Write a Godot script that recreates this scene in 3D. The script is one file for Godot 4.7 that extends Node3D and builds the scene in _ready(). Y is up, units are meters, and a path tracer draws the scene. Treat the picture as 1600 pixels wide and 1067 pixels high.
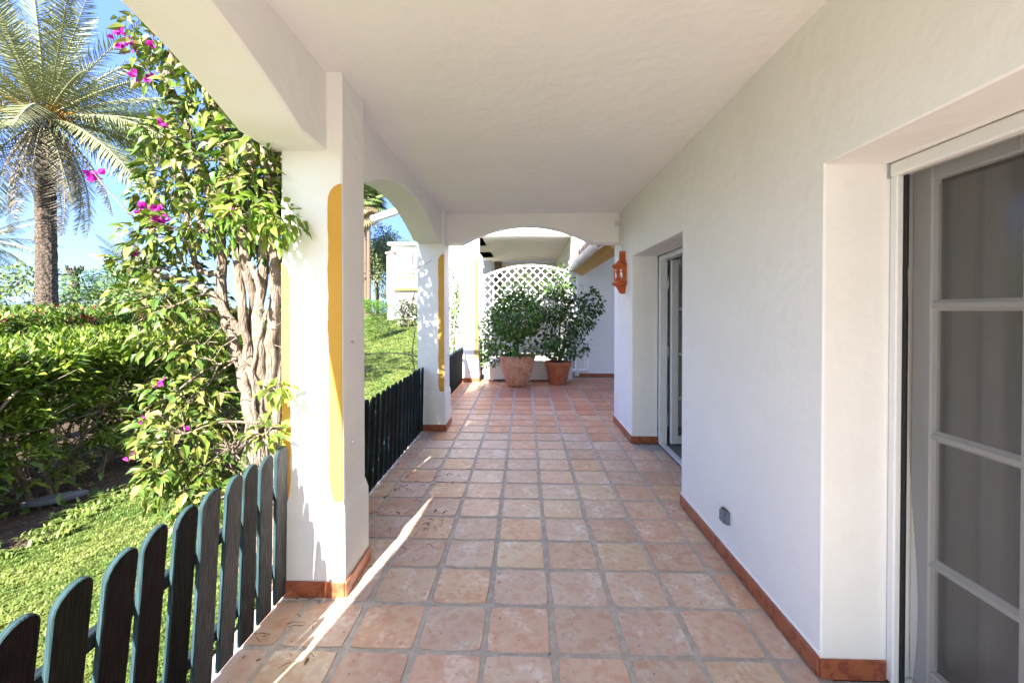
extends Node3D
# Covered terrace with arches, picket fence and garden. Metres, y up, the terrace runs along -z.

var rng := RandomNumberGenerator.new()
var M := {}
var taken := {}

class MB:
	var st := SurfaceTool.new()
	var two_tone := false
	var cap_tone := Color.WHITE
	var side_tone := Color.WHITE
	func _init():
		st.begin(Mesh.PRIMITIVE_TRIANGLES)
	func tri(a: Vector3, b: Vector3, c: Vector3, hint: Vector3):
		var n := (c - a).cross(b - a)
		if n.length_squared() < 1e-14:
			return
		n = n.normalized()
		if n.dot(hint) < 0:
			var t := b
			b = c
			c = t
			n = -n
		for p in [a, b, c]:
			st.set_normal(n)
			st.add_vertex(p)
	func quad(a: Vector3, b: Vector3, c: Vector3, d: Vector3, hint: Vector3):
		tri(a, b, c, hint)
		tri(a, c, d, hint)
	func stri(a: Vector3, b: Vector3, c: Vector3, na: Vector3, nb: Vector3, nc: Vector3):
		var n := (c - a).cross(b - a)
		if n.dot(na + nb + nc) < 0:
			var t := b
			b = c
			c = t
			t = nb
			nb = nc
			nc = t
		st.set_normal(na)
		st.add_vertex(a)
		st.set_normal(nb)
		st.add_vertex(b)
		st.set_normal(nc)
		st.add_vertex(c)
	func squad(a: Vector3, b: Vector3, c: Vector3, d: Vector3, na: Vector3, nb: Vector3, nc: Vector3, nd: Vector3):
		stri(a, b, c, na, nb, nc)
		stri(a, c, d, na, nc, nd)
	# chamfered box by centre and size, turned by a basis
	func box(c: Vector3, s: Vector3, ch := 0.004, bs := Basis.IDENTITY):
		var h := s * 0.5
		ch = min(ch, min(h.x, min(h.y, h.z)) * 0.9)
		var i := h - Vector3(ch, ch, ch)
		var ax := [Vector3.RIGHT, Vector3.UP, Vector3.BACK]
		for k in 3:
			var u: Vector3 = ax[(k + 1) % 3]
			var v: Vector3 = ax[(k + 2) % 3]
			var w: Vector3 = ax[k]
			var iu := u.dot(i)
			var iv := v.dot(i)
			var hw := w.dot(h)
			for sg in [-1.0, 1.0]:
				var o: Vector3 = w * hw * sg
				quad(c + bs * (o - u * iu - v * iv), c + bs * (o + u * iu - v * iv), c + bs * (o + u * iu + v * iv), c + bs * (o - u * iu + v * iv), bs * (w * sg))
			if ch <= 0.0:
				continue
			# edges along w between faces u and v
			var iw := w.dot(i)
			for su in [-1.0, 1.0]:
				for sv in [-1.0, 1.0]:
					var pu: Vector3 = u * su * u.dot(h) + v * sv * iv
					var pv: Vector3 = u * su * iu + v * sv * v.dot(h)
					quad(c + bs * (pu - w * iw), c + bs * (pu + w * iw), c + bs * (pv + w * iw), c + bs * (pv - w * iw), bs * (u * su + v * sv))
		if ch > 0.0:
			for sx in [-1.0, 1.0]:
				for sy in [-1.0, 1.0]:
					for sz in [-1.0, 1.0]:
						tri(c + bs * Vector3(sx * h.x, sy * i.y, sz * i.z), c + bs * Vector3(sx * i.x, sy * h.y, sz * i.z), c + bs * Vector3(sx * i.x, sy * i.y, sz * h.z), bs * Vector3(sx, sy, sz))
	# polygon (u, v) swept along w, both ends chamfered
	func extrude(poly: PackedVector2Array, o: Vector3, u: Vector3, v: Vector3, w: Vector3, depth: float, ch := 0.006):
		if Geometry2D.is_polygon_clockwise(poly):
			poly = poly.duplicate()
			poly.reverse()
		var n := poly.size()
		var ins := PackedVector2Array()
		var sm := []
		for k in n:
			var a := poly[(k + n - 1) % n]
			var b := poly[k]
			var c := poly[(k + 1) % n]
			var e1 := (b - a).normalized()
			var e2 := (c - b).normalized()
			var n1 := Vector2(e1.y, -e1.x)
			var n2 := Vector2(e2.y, -e2.x)
			var m := n1 + n2
			m = m / max(0.3, m.dot(n1)) if m.length() > 1e-4 else n1
			ins.append(b - m * ch)
			sm.append((n1 + n2).normalized() if e1.dot(e2) > 0.92 else Vector2.ZERO)
		var idx := Geometry2D.triangulate_polygon(ins)
		var P := func(p: Vector2, d: float): return o + u * p.x + v * p.y + w * d
		if two_tone: st.set_color(cap_tone)
		for k in range(0, idx.size(), 3):
			tri(P.call(ins[idx[k]], 0.0), P.call(ins[idx[k + 1]], 0.0), P.call(ins[idx[k + 2]], 0.0), -w)
			tri(P.call(ins[idx[k]], depth), P.call(ins[idx[k + 1]], depth), P.call(ins[idx[k + 2]], depth), w)
		if two_tone: st.set_color(side_tone)
		for k in n:
			var j := (k + 1) % n
			var e := (poly[j] - poly[k]).normalized()
			var nn := u * e.y - v * e.x
			var na: Vector3 = nn if sm[k] == Vector2.ZERO else u * sm[k].x + v * sm[k].y
			var nb: Vector3 = nn if sm[j] == Vector2.ZERO else u * sm[j].x + v * sm[j].y
			squad(P.call(poly[k], ch), P.call(poly[j], ch), P.call(poly[j], depth - ch), P.call(poly[k], depth - ch), na, nb, nb, na)
			if ch > 0.0:
				quad(P.call(poly[k], ch), P.call(poly[j], ch), P.call(ins[j], 0.0), P.call(ins[k], 0.0), nn - w)
				quad(P.call(poly[k], depth - ch), P.call(poly[j], depth - ch), P.call(ins[j], depth), P.call(ins[k], depth), nn + w)
	func tube(pts: Array, rad: Array, seg := 7, caps := true):
		var n := pts.size()
		var rings := []
		var nrm := []
		var up := Vector3(0.31, 0.2, 0.93)
		for i in n:
			var d: Vector3 = (pts[min(i + 1, n - 1)] - pts[max(i - 1, 0)]).normalized()
			var a := d.cross(up)
			if a.length() < 1e-3:
				a = d.cross(Vector3(1, 0, 0))
			a = a.normalized()
			var b := d.cross(a).normalized()
			var ring := []
			var nn := []
			for k in seg:
				var t := TAU * k / seg
				var q := a * cos(t) + b * sin(t)
				ring.append(pts[i] + q * rad[i])
				nn.append(q)
			rings.append(ring)
			nrm.append(nn)
		for i in n - 1:
			for k in seg:
				var j := (k + 1) % seg
				squad(rings[i][k], rings[i][j], rings[i + 1][j], rings[i + 1][k], nrm[i][k], nrm[i][j], nrm[i + 1][j], nrm[i + 1][k])
		if caps:
			for e in [0, n - 1]:
				var d2: Vector3 = (pts[0] - pts[1]) if e == 0 else (pts[n - 1] - pts[n - 2])
				for k in seg:
					tri(pts[e], rings[e][k], rings[e][(k + 1) % seg], d2)
	func lathe(prof: Array, o := Vector3.ZERO, seg := 24, a0 := 0.0, a1 := TAU):
		var n := prof.size()
		for i in n - 1:
			var p: Vector2 = prof[i]
			var q: Vector2 = prof[i + 1]
			var e := (q - p).normalized()
			var ep: Vector2 = ((p - prof[i - 1]).normalized() + e).normalized() if i > 0 and (p - prof[i - 1]).normalized().dot(e) > 0.75 else e
			var eq: Vector2 = ((prof[i + 2] - q).normalized() + e).normalized() if i < n - 2 and (prof[i + 2] - q).normalized().dot(e) > 0.75 else e
			for k in seg:
				var t0 := a0 + (a1 - a0) * k / seg
				var t1 := a0 + (a1 - a0) * (k + 1) / seg
				var d0 := Vector3(cos(t0), 0, sin(t0))
				var d1 := Vector3(cos(t1), 0, sin(t1))
				squad(o + d0 * p.x + Vector3.UP * p.y, o + d1 * p.x + Vector3.UP * p.y, o + d1 * q.x + Vector3.UP * q.y, o + d0 * q.x + Vector3.UP * q.y,
					d0 * ep.y - Vector3.UP * ep.x, d1 * ep.y - Vector3.UP * ep.x, d1 * eq.y - Vector3.UP * eq.x, d0 * eq.y - Vector3.UP * eq.x)
	func mesh() -> ArrayMesh:
		return st.commit()

func V(x, y, z) -> Vector3:
	return Vector3(x, y, z)

func numbered(called: String) -> String:
	var k: int = taken.get(called, 0)
	taken[called] = k + 1
	return called if k == 0 else "%s_%03d" % [called, k]

func put(called: String, mesh: Mesh, m: Material, parent: Node, at := Transform3D.IDENTITY) -> MeshInstance3D:
	var o := MeshInstance3D.new()
	o.name = numbered(called) if parent == self else called
	o.mesh = mesh
	o.material_override = m
	o.transform = at
	o.cast_shadow = GeometryInstance3D.SHADOW_CASTING_SETTING_ON
	parent.add_child(o, true)
	return o

func build(mb: MB, called: String, m: Material, parent: Node) -> MeshInstance3D:
	return put(called, mb.mesh(), m, parent)

func tag(o: Node, label := "", category := "", group := "", kind := "") -> Node:
	if label: o.set_meta("label", label)
	if category: o.set_meta("category", category)
	if group: o.set_meta("group", group)
	if kind: o.set_meta("kind", kind)
	return o

func thing(called: String, label: String, category: String, at := Vector3.ZERO, group := "") -> Node3D:
	var o := Node3D.new()
	o.name = numbered(called)
	o.position = at
	add_child(o)
	tag(o, label, category, group)
	return o

func hollow(called: String, parent: Node, at := Vector3.ZERO) -> Node3D:
	var o := Node3D.new()
	o.name = called
	o.position = at
	parent.add_child(o, true)
	return o

func multi(called: String, mesh: Mesh, m: Material, xf: Array, cols: Array, parent: Node) -> MultiMeshInstance3D:
	var mm := MultiMesh.new()
	mm.transform_format = MultiMesh.TRANSFORM_3D
	mm.use_colors = true
	mm.mesh = mesh
	mm.instance_count = xf.size()
	for i in xf.size():
		mm.set_instance_transform(i, xf[i])
		mm.set_instance_color(i, cols[i])
	var o := MultiMeshInstance3D.new()
	o.name = numbered(called) if parent == self else called
	o.multimesh = mm
	o.material_override = m
	parent.add_child(o, true)
	return o

func rr(a: float, b: float) -> float:
	return rng.randf_range(a, b)

func lin(r: float, g: float, b: float) -> Color:
	return Color(r, g, b).linear_to_srgb()

func noise_img(size: int, freq: float, oct: int, sd: int, kind := FastNoiseLite.TYPE_SIMPLEX_SMOOTH) -> Image:
	var n := FastNoiseLite.new()
	n.seed = sd
	n.noise_type = kind
	n.frequency = freq
	n.fractal_octaves = oct
	return n.get_seamless_image(size, size)

# colour picture from noise layers: f(a, b, c) -> linear Color
func paint(size: int, layers: Array, f: Callable) -> ImageTexture:
	var im := Image.create(size, size, true, Image.FORMAT_RGB8)
	for y in size:
		for x in size:
			var v := []
			for l in layers:
				v.append(l.get_pixel(x, y).r)
			im.set_pixel(x, y, (f.call(v) as Color).linear_to_srgb())
	im.generate_mipmaps()
	return ImageTexture.create_from_image(im)

func tex(im: Image) -> ImageTexture:
	im.generate_mipmaps()
	return ImageTexture.create_from_image(im)

func mat(c: Color, rough := 0.8, spec := 0.5) -> StandardMaterial3D:
	var m := StandardMaterial3D.new()
	m.albedo_color = c
	m.roughness = rough
	m.metallic_specular = spec
	return m

func planar(m: StandardMaterial3D, per_metre: float, world := true) -> StandardMaterial3D:
	m.uv1_triplanar = true
	m.uv1_world_triplanar = world
	m.uv1_scale = Vector3.ONE * per_metre
	return m

func relief(m: StandardMaterial3D, im: ImageTexture, cm: float) -> StandardMaterial3D:
	m.heightmap_enabled = true
	m.heightmap_texture = im
	m.heightmap_scale = cm
	return m

func leafy(back := Color(0.55, 0.65, 0.25), rough := 0.5) -> StandardMaterial3D:
	var m := mat(Color.WHITE, rough, 0.4)
	m.vertex_color_use_as_albedo = true
	m.backlight_enabled = true
	m.backlight = back
	m.cull_mode = BaseMaterial3D.CULL_DISABLED
	return m

func make_materials():
	var fine := noise_img(512, 0.035, 4, 3)
	var coarse := noise_img(512, 0.008, 4, 5)
	var mid := noise_img(512, 0.018, 5, 8)
	var grit := noise_img(512, 0.11, 3, 12)
	var fine_t := tex(fine)
	var grit_t := tex(grit)
	# painted plaster: brushed white with faint stains
	var plaster_t := paint(512, [coarse, mid, grit], func(v):
		var k: float = 0.985 + 0.015 * smoothstep(0.3, 0.7, v[0]) - 0.022 * smoothstep(0.66, 0.9, v[1]) - 0.016 * v[2]
		return Color(k, k * 0.995, k * (0.985 - 0.012 * smoothstep(0.7, 0.95, v[1]))))
	M.plaster = relief(planar(mat(lin(0.86, 0.85, 0.83), 0.75, 0.35), 0.45), fine_t, 0.26)
	M.plaster.albedo_texture = plaster_t
	M.plaster_rough = relief(planar(mat(lin(0.85, 0.84, 0.82), 0.8, 0.3), 0.8), fine_t, 0.3)
	M.plaster_rough.albedo_texture = plaster_t
	M.ochre = relief(planar(mat(lin(0.62, 0.33, 0.055), 0.7, 0.3), 0.8), fine_t, 0.1)
	M.ochre.albedo_texture = plaster_t
	# handmade clay floor tiles: mottled clay with lime bloom and dark pits
	var bloom := noise_img(1024, 0.012, 6, 21)
	var blotch := noise_img(1024, 0.006, 4, 33)
	var speck := noise_img(1024, 0.07, 3, 44)
	var streak := noise_img(1024, 0.025, 5, 55)
	var clay_t := paint(1024, [blotch, streak, bloom, speck], func(v):
		var c := Color(0.55, 0.405, 0.315).lerp(Color(0.585, 0.475, 0.38), smoothstep(0.2, 0.8, v[0]))
		c = c.lerp(Color(0.49, 0.31, 0.225), 0.7 * smoothstep(0.45, 0.8, v[1]))
		c = c.lerp(Color(0.39, 0.31, 0.265), 0.5 * smoothstep(0.55, 0.9, 1.0 - v[1]))
		var w: float = smoothstep(0.56, 0.86, v[2] * 0.7 + v[3] * 0.32) * 0.75
		c = c.lerp(Color(0.7, 0.65, 0.61), w)
		if v[3] < 0.13: c = c.lerp(Color(0.1, 0.06, 0.04), 0.7)
		return c)
	var h := Image.create(1024, 1024, true, Image.FORMAT_R8)
	for y in 1024:
		for x in 1024:
			var s := speck.get_pixel(x, y).r
			var q := streak.get_pixel(x, y).r * 0.6 + s * 0.25 - (0.3 if s < 0.13 else 0.0)
			h.set_pixel(x, y, Color(q, q, q))
	var clay_h := tex(h)
	M.tiles = []
	for c in [Color(1, 1, 1), Color(1.0, 0.96, 0.94), Color(0.98, 0.98, 1.0), Color(0.94, 0.9, 0.88), Color(1.0, 1.0, 0.96), Color(0.95, 0.94, 0.94), Color(1.0, 0.94, 0.88)]:
		var m := relief(planar(mat(c, 0.52, 0.4), 0.37), clay_h, 0.24)
		m.albedo_texture = clay_t
		M.tiles.append(m)
	M.warm_tiles = []
	for c in [Color(1.0, 0.86, 0.77), Color(0.96, 0.82, 0.72), Color(1.0, 0.9, 0.83)]:
		var mw := relief(planar(mat(c, 0.52, 0.42), 0.37), clay_h, 0.22)
		mw.albedo_texture = clay_t
		M.warm_tiles.append(mw)
	M.red_tiles = []
	for c in [Color(0.98, 0.78, 0.66), Color(0.94, 0.72, 0.6), Color(1.0, 0.82, 0.72), Color(0.92, 0.75, 0.65)]:
		var m2 := relief(planar(mat(c, 0.5, 0.45), 0.37), clay_h, 0.2)
		m2.albedo_texture = clay_t
		M.red_tiles.append(m2)
	M.grout = relief(planar(mat(Color.WHITE, 0.95, 0.2), 1.3), grit_t, 0.4)
	M.grout.albedo_texture = paint(512, [mid, grit, coarse], func(v):
		return Color(0.37, 0.335, 0.295).lerp(Color(0.5, 0.465, 0.425), v[1] * 0.5 + smoothstep(0.4, 0.7, v[0]) * 0.5))
	# skirting tiles, glazed brick red with drips of white paint
	M.skirting = relief(planar(mat(Color.WHITE, 0.35, 0.5), 1.6), fine_t, 0.1)
	M.skirting.albedo_texture = paint(512, [mid, grit, noise_img(512, 0.05, 2, 77)], func(v):
		var c := Color(0.36, 0.105, 0.045).lerp(Color(0.24, 0.06, 0.03), smoothstep(0.45, 0.75, v[0]))
		return c.lerp(Color(0.6, 0.5, 0.45), 0.8 * smoothstep(0.9, 0.97, v[2])))
	# terracotta pots and lantern
	var pot_t := paint(512, [mid, coarse, grit], func(v):
		var c := Color(0.46, 0.2, 0.105).lerp(Color(0.56, 0.3, 0.2), smoothstep(0.35, 0.7, v[1]))
		return c.lerp(Color(0.66, 0.5, 0.42), 0.5 * smoothstep(0.58, 0.8, v[0])))
	M.pot_pale = relief(planar(mat(Color(1.0, 1.0, 1.0), 0.8, 0.3), 1.1), fine_t, 0.15)
	M.pot_pale.albedo_texture = pot_t
	M.pot_dark = relief(planar(mat(Color(0.84, 0.68, 0.6), 0.75, 0.3), 1.1), fine_t, 0.15)
	M.pot_dark.albedo_texture = pot_t
	M.lantern = relief(planar(mat(Color(0.98, 0.66, 0.42), 0.6, 0.4), 2.0), fine_t, 0.1)
	M.lantern.albedo_texture = pot_t
	# dark green fence paint, chalked and split along the grain
	var grain := Image.create(512, 512, true, Image.FORMAT_R8)
	var gn := FastNoiseLite.new()
	gn.seed = 9
	gn.frequency = 0.03
	gn.fractal_octaves = 4
	for y in 512:
		for x in 512:
			var a := gn.get_noise_2d(x * 4.0, y * 0.22) * 0.5 + 0.5
			grain.set_pixel(x, y, Color(a, a, a))
	var grain_t := tex(grain)
	M.fence = relief(planar(mat(Color.WHITE, 0.75, 0.15), 2.2), grain_t, 0.25)
	M.fence.vertex_color_use_as_albedo = true
	M.fence.albedo_texture = paint(512, [grain, mid, grit], func(v):
		var k: float = 0.5 + 0.4 * smoothstep(0.3, 0.75, v[0])
		var c := Color(k, k, k)
		return c.lerp(Color(1, 1, 1), 0.9 * smoothstep(0.9, 0.96, v[2])))
	# woods, metals, plastics
	M.white_paint = relief(planar(mat(lin(0.78, 0.78, 0.77), 0.35, 0.5), 1.5), fine_t, 0.04)
	M.white_paint.albedo_texture = plaster_t
	M.white_pvc = mat(lin(0.8, 0.8, 0.8), 0.4, 0.5)
	M.old_white = relief(planar(mat(lin(0.7, 0.69, 0.66), 0.6, 0.4), 1.5), fine_t, 0.15)
	M.old_white.albedo_texture = plaster_t
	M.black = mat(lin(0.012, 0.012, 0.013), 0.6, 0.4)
	M.grey_plastic = mat(lin(0.12, 0.14, 0.17), 0.35, 0.5)
	M.grey_pale = mat(lin(0.36, 0.4, 0.45), 0.4, 0.5)
	M.steel = mat(lin(0.5, 0.5, 0.5), 0.35, 0.5)
	M.steel.metallic = 0.9
	M.soffit = relief(planar(mat(Color.WHITE, 0.6, 0.4), 1.2), grain_t, 0.2)
	M.soffit.albedo_texture = paint(512, [mid, grit], func(v):
		return Color(0.45, 0.25, 0.05).lerp(Color(0.56, 0.36, 0.1), v[0]).lerp(Color(0.3, 0.16, 0.04), 0.4 * v[1]))
	M.roof_tile = relief(planar(mat(Color.WHITE, 0.8, 0.3), 1.4), fine_t, 0.2)
	M.roof_tile.albedo_texture = paint(512, [mid, coarse], func(v):
		return Color(0.5, 0.3, 0.2).lerp(Color(0.66, 0.58, 0.5), smoothstep(0.35, 0.65, v[0])))
	M.glass = mat(Color(0.9, 0.95, 0.95, 0.06), 0.02, 0.5)
	M.glass.transparency = BaseMaterial3D.TRANSPARENCY_ALPHA
	# insect screen: fine dusty grey gauze
	M.gauze = mat(Color(lin(0.1, 0.092, 0.085), 0.48), 0.9, 0.1)
	M.gauze.transparency = BaseMaterial3D.TRANSPARENCY_ALPHA
	M.curtain = mat(lin(0.3, 0.27, 0.24), 0.9, 0.1)
	M.room = mat(lin(0.5, 0.48, 0.46), 0.9, 0.2)
	M.room_floor = mat(lin(0.16, 0.16, 0.17), 0.5, 0.4)
	M.blue = mat(lin(0.03, 0.08, 0.2), 0.5, 0.4)
	# soil, lawn and bark
	M.soil = relief(planar(mat(Color.WHITE, 0.95, 0.2), 0.7), grit_t, 2.0)
	M.soil.albedo_texture = paint(512, [mid, grit, coarse], func(v):
		return Color(0.045, 0.03, 0.02).lerp(Color(0.12, 0.085, 0.06), v[0] * 0.6 + v[1] * 0.4))
	M.lawn = relief(planar(mat(Color.WHITE, 0.9, 0.2), 0.4), grit_t, 2.5)
	M.lawn.albedo_texture = paint(512, [mid, grit, coarse], func(v):
		var c := Color(0.075, 0.115, 0.02).lerp(Color(0.14, 0.17, 0.036), v[1] * 0.7 + v[0] * 0.3)
		return c.lerp(Color(0.22, 0.2, 0.07), 0.5 * smoothstep(0.6, 0.85, v[2])))
	M.ground = relief(planar(mat(Color.WHITE, 0.95, 0.2), 0.15), grit_t, 2.0)
	M.ground.albedo_texture = paint(512, [mid, grit], func(v):
		return Color(0.07, 0.09, 0.025).lerp(Color(0.13, 0.12, 0.05), v[0] * 0.6 + v[1] * 0.4))
	M.bark_pale = relief(planar(mat(Color.WHITE, 0.85, 0.3), 2.4, false), grain_t, 1.2)
	M.bark_pale.albedo_texture = paint(512, [grain, mid], func(v):
		return Color(0.1, 0.072, 0.052).lerp(Color(0.28, 0.22, 0.17), smoothstep(0.25, 0.7, v[0] * 0.7 + v[1] * 0.3)))
	M.bark_brown = relief(planar(mat(Color.WHITE, 0.9, 0.3), 2.0, false), grain_t, 1.0)
	M.bark_brown.albedo_texture = paint(512, [grain, mid], func(v):
		return Color(0.07, 0.045, 0.03).lerp(Color(0.2, 0.145, 0.1), smoothstep(0.25, 0.75, v[0] * 0.6 + v[1] * 0.4)))
	M.palm_bark = relief(planar(mat(Color.WHITE, 0.95, 0.2), 1.1, false), fine_t, 2.0)
	M.palm_bark.albedo_texture = paint(512, [fine, mid], func(v):
		return Color(0.03, 0.022, 0.017).lerp(Color(0.17, 0.13, 0.1), smoothstep(0.3, 0.75, v[0] * 0.7 + v[1] * 0.3)))
	M.leaf = leafy(Color(0.5, 0.62, 0.2), 0.42)
	M.leaf_dull = leafy(Color(0.35, 0.42, 0.18), 0.55)
	M.frond = leafy(Color(0.3, 0.34, 0.2), 0.6)
	M.petal = leafy(Color(0.8, 0.3, 0.7), 0.6)
	M.grass = leafy(Color(0.5, 0.6, 0.2), 0.55)
	M.petal_own = leafy(Color(0.5, 0.1, 0.42), 0.7)
	M.petal_own.vertex_color_use_as_albedo = false
	M.petal_own.albedo_color = lin(0.3, 0.003, 0.19)
	M.grey_stone = relief(planar(mat(lin(0.12, 0.13, 0.135), 0.8, 0.3), 1.5), fine_t, 0.4)
	M.bark_dry = mat(lin(0.2, 0.11, 0.05), 0.9, 0.2)
	M.mauve = mat(lin(0.2, 0.175, 0.195), 0.7, 0.3)
	M.plaster_shaded = relief(planar(mat(lin(0.5, 0.47, 0.42), 0.85, 0.2), 0.8), fine_t, 0.2)  # darker plaster, the shade inside the porch put into its colour

var villa: Node3D

func arc_bay(z0: float, z1: float, spring: float, top: float, k: float, crown: float) -> PackedVector2Array:
	# outline (z, y) of a beam between z0 and z1 (z0 > z1) with a flat segmental arch under it
	var p := PackedVector2Array([Vector2(z0, top), Vector2(z0, spring)])
	var c := (z0 + z1) * 0.5
	var s := sqrt((crown - spring) / k)
	s = min(s, abs(z0 - z1) * 0.5 - 0.03)
	for i in 25:
		var t := s - 2.0 * s * i / 24.0
		p.append(Vector2(c + t, max(spring, crown - k * t * t)))
	p.append(Vector2(z1, spring))
	p.append(Vector2(z1, top))
	return p

func skirting_run(parent: Node, a: Vector3, b: Vector3, out: Vector3, piece := 0.3, h := 0.082):
	# row of skirting tiles from a to b, standing proud along out
	var d := b - a
	var n: int = max(1, int(round(d.length() / piece)))
	var l := d.length() / n
	var dir := d.normalized()
	var mb := MB.new()
	mb.box(Vector3.ZERO, Vector3(l - 0.003, h, 0.012), 0.003)
	var me := mb.mesh()
	for i in n:
		var bs := Basis(dir, Vector3.UP, dir.cross(Vector3.UP))
		var o := put("skirting_tile", me, M.skirting, parent)
		o.transform = Transform3D(bs, a + dir * (l * (i + 0.5)) + out * (0.0045 + rr(0, 0.0015)) + Vector3.UP * (h * 0.5 + rr(-0.001, 0.001)))

func stripe(parent: Node, x0: float, x1: float, y0: float, y1: float, z: float, corner: float):
	# painted band on the near face of a pillar; corner = the x at the pillar's edge
	var p := PackedVector2Array()
	var far := x0 if abs(x1 - corner) < abs(x0 - corner) else x1
	var w := corner - far
	for i in 9:
		var t := i / 8.0 * PI / 2
		p.append(Vector2(corner - w * sin(t), y1 - 0.09 + 0.09 * cos(t)))
	var steps := 40
	var ya := y1 - 0.09
	var yb := y0 + 0.2
	for i in range(1, steps):
		var yy := lerpf(ya, yb, float(i) / steps)
		p.append(Vector2(far + 0.0022 * sin(yy * 23.0 + far * 9.0) + 0.0012 * sin(yy * 61.0) + rr(-0.0007, 0.0007), yy))
	for i in 9:
		var t2 := i / 8.0 * PI / 2
		p.append(Vector2(far + w * (1.0 - cos(t2)), y0 + 0.2 - 0.2 * sin(t2)))
	var mb := MB.new()
	mb.extrude(p, V(0, 0, z), Vector3.RIGHT, Vector3.UP, Vector3.BACK, 0.003, 0.0)
	var o := build(mb, "painted_stripe", M.ochre, parent)
	o.set_meta("label", "ochre yellow painted stripe with rounded ends")

func pillar(x0: float, x1: float, zn: float, zf: float, top: float, base := 0.44, host: Node3D = villa) -> MeshInstance3D:
	var mb := MB.new()
	var c := V((x0 + x1) / 2, 0, (zn + zf) / 2)
	mb.box(c + V(0, top / 2 + 0.01, 0), V(x1 - x0, top - 0.02, zn - zf), 0.009)
	# thicker render at the foot with a sloped shoulder
	var e := 0.014
	var a0 := [V(x0 - e, 0, zn + e), V(x1 + e, 0, zn + e), V(x1 + e, 0, zf - e), V(x0 - e, 0, zf - e)]
	var a1 := [V(x0 - 0.001, 0, zn + 0.001), V(x1 + 0.001, 0, zn + 0.001), V(x1 + 0.001, 0, zf - 0.001), V(x0 - 0.001, 0, zf - 0.001)]
	var up := Vector3.UP
	for k in 4:
		var j := (k + 1) % 4
		var hint: Vector3 = (a0[k] + a0[j]) / 2 - c
		mb.quad(a0[k], a0[j], a0[j] + up * base, a0[k] + up * base, hint)
		mb.quad(a0[k] + up * base, a0[j] + up * base, a1[j] + up * (base + 0.06), a1[k] + up * (base + 0.06), hint + up)
	var o := build(mb, "pillar", M.plaster, host)
	var q := e + 0.001
	skirting_run(o, V(x0 - q, 0, zn + q), V(x1 + q, 0, zn + q), Vector3.BACK)
	skirting_run(o, V(x1 + q, 0, zn + q + 0.009), V(x1 + q, 0, zf - q), Vector3.RIGHT)
	return o

func hook(parent: Node, at: Vector3):
	var mb := MB.new()
	mb.tube([at, at + V(0.012, 0, 0)], [0.003, 0.003], 6)
	var pts := []
	var rd := []
	for i in 11:
		var t := TAU * i / 12.0
		pts.append(at + V(0.014, 0.009 * cos(t) - 0.002, 0.009 * sin(t)))
		rd.append(0.0022)
	mb.tube(pts, rd, 5)
	build(mb, "screw_hook", M.steel, parent)

func door_leaf(parent: Node, at: Transform3D, w: float, swing_left := true) -> Node3D:
	# leaf in its own plane: x across 0..w, y up, z out
	var d := hollow("door", parent)
	d.transform = at
	var sw := 0.082
	for x in [sw / 2, w - sw / 2]:
		var mb := MB.new()
		mb.box(V(x, 1.045, 0), V(sw, 2.03, 0.04), 0.006)
		build(mb, "stile", M.white_paint, d)
	for r in [[2.03, 0.07], [0.075, 0.09]]:
		var mb2 := MB.new()
		mb2.box(V(w / 2, r[0], 0), V(w - 2 * sw, r[1], 0.038), 0.006)
		build(mb2, "rail", M.white_paint, d)
	for y in [1.52, 1.02, 0.53]:
		var mb3 := MB.new()
		mb3.extrude(PackedVector2Array([Vector2(-0.022, -0.006), Vector2(-0.008, 0.017), Vector2(0.008, 0.017), Vector2(0.022, -0.006), Vector2(0.008, -0.017), Vector2(-0.008, -0.017)]), V(sw - 0.012, y, 0), Vector3.UP, Vector3.BACK, Vector3.RIGHT, w - 2 * sw + 0.024, 0.0)
		build(mb3, "glazing_bar", M.white_paint, d)
	var ys := [0.12, 0.53, 1.02, 1.52, 1.995]
	for i in 4:
		var mb4 := MB.new()
		mb4.box(V(w / 2, (ys[i] + ys[i + 1]) / 2, -0.004), V(w - 2 * sw + 0.006, ys[i + 1] - ys[i] - 0.036, 0.004), 0.0)
		build(mb4, "glass_pane", M.glass, d)
	return d

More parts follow.
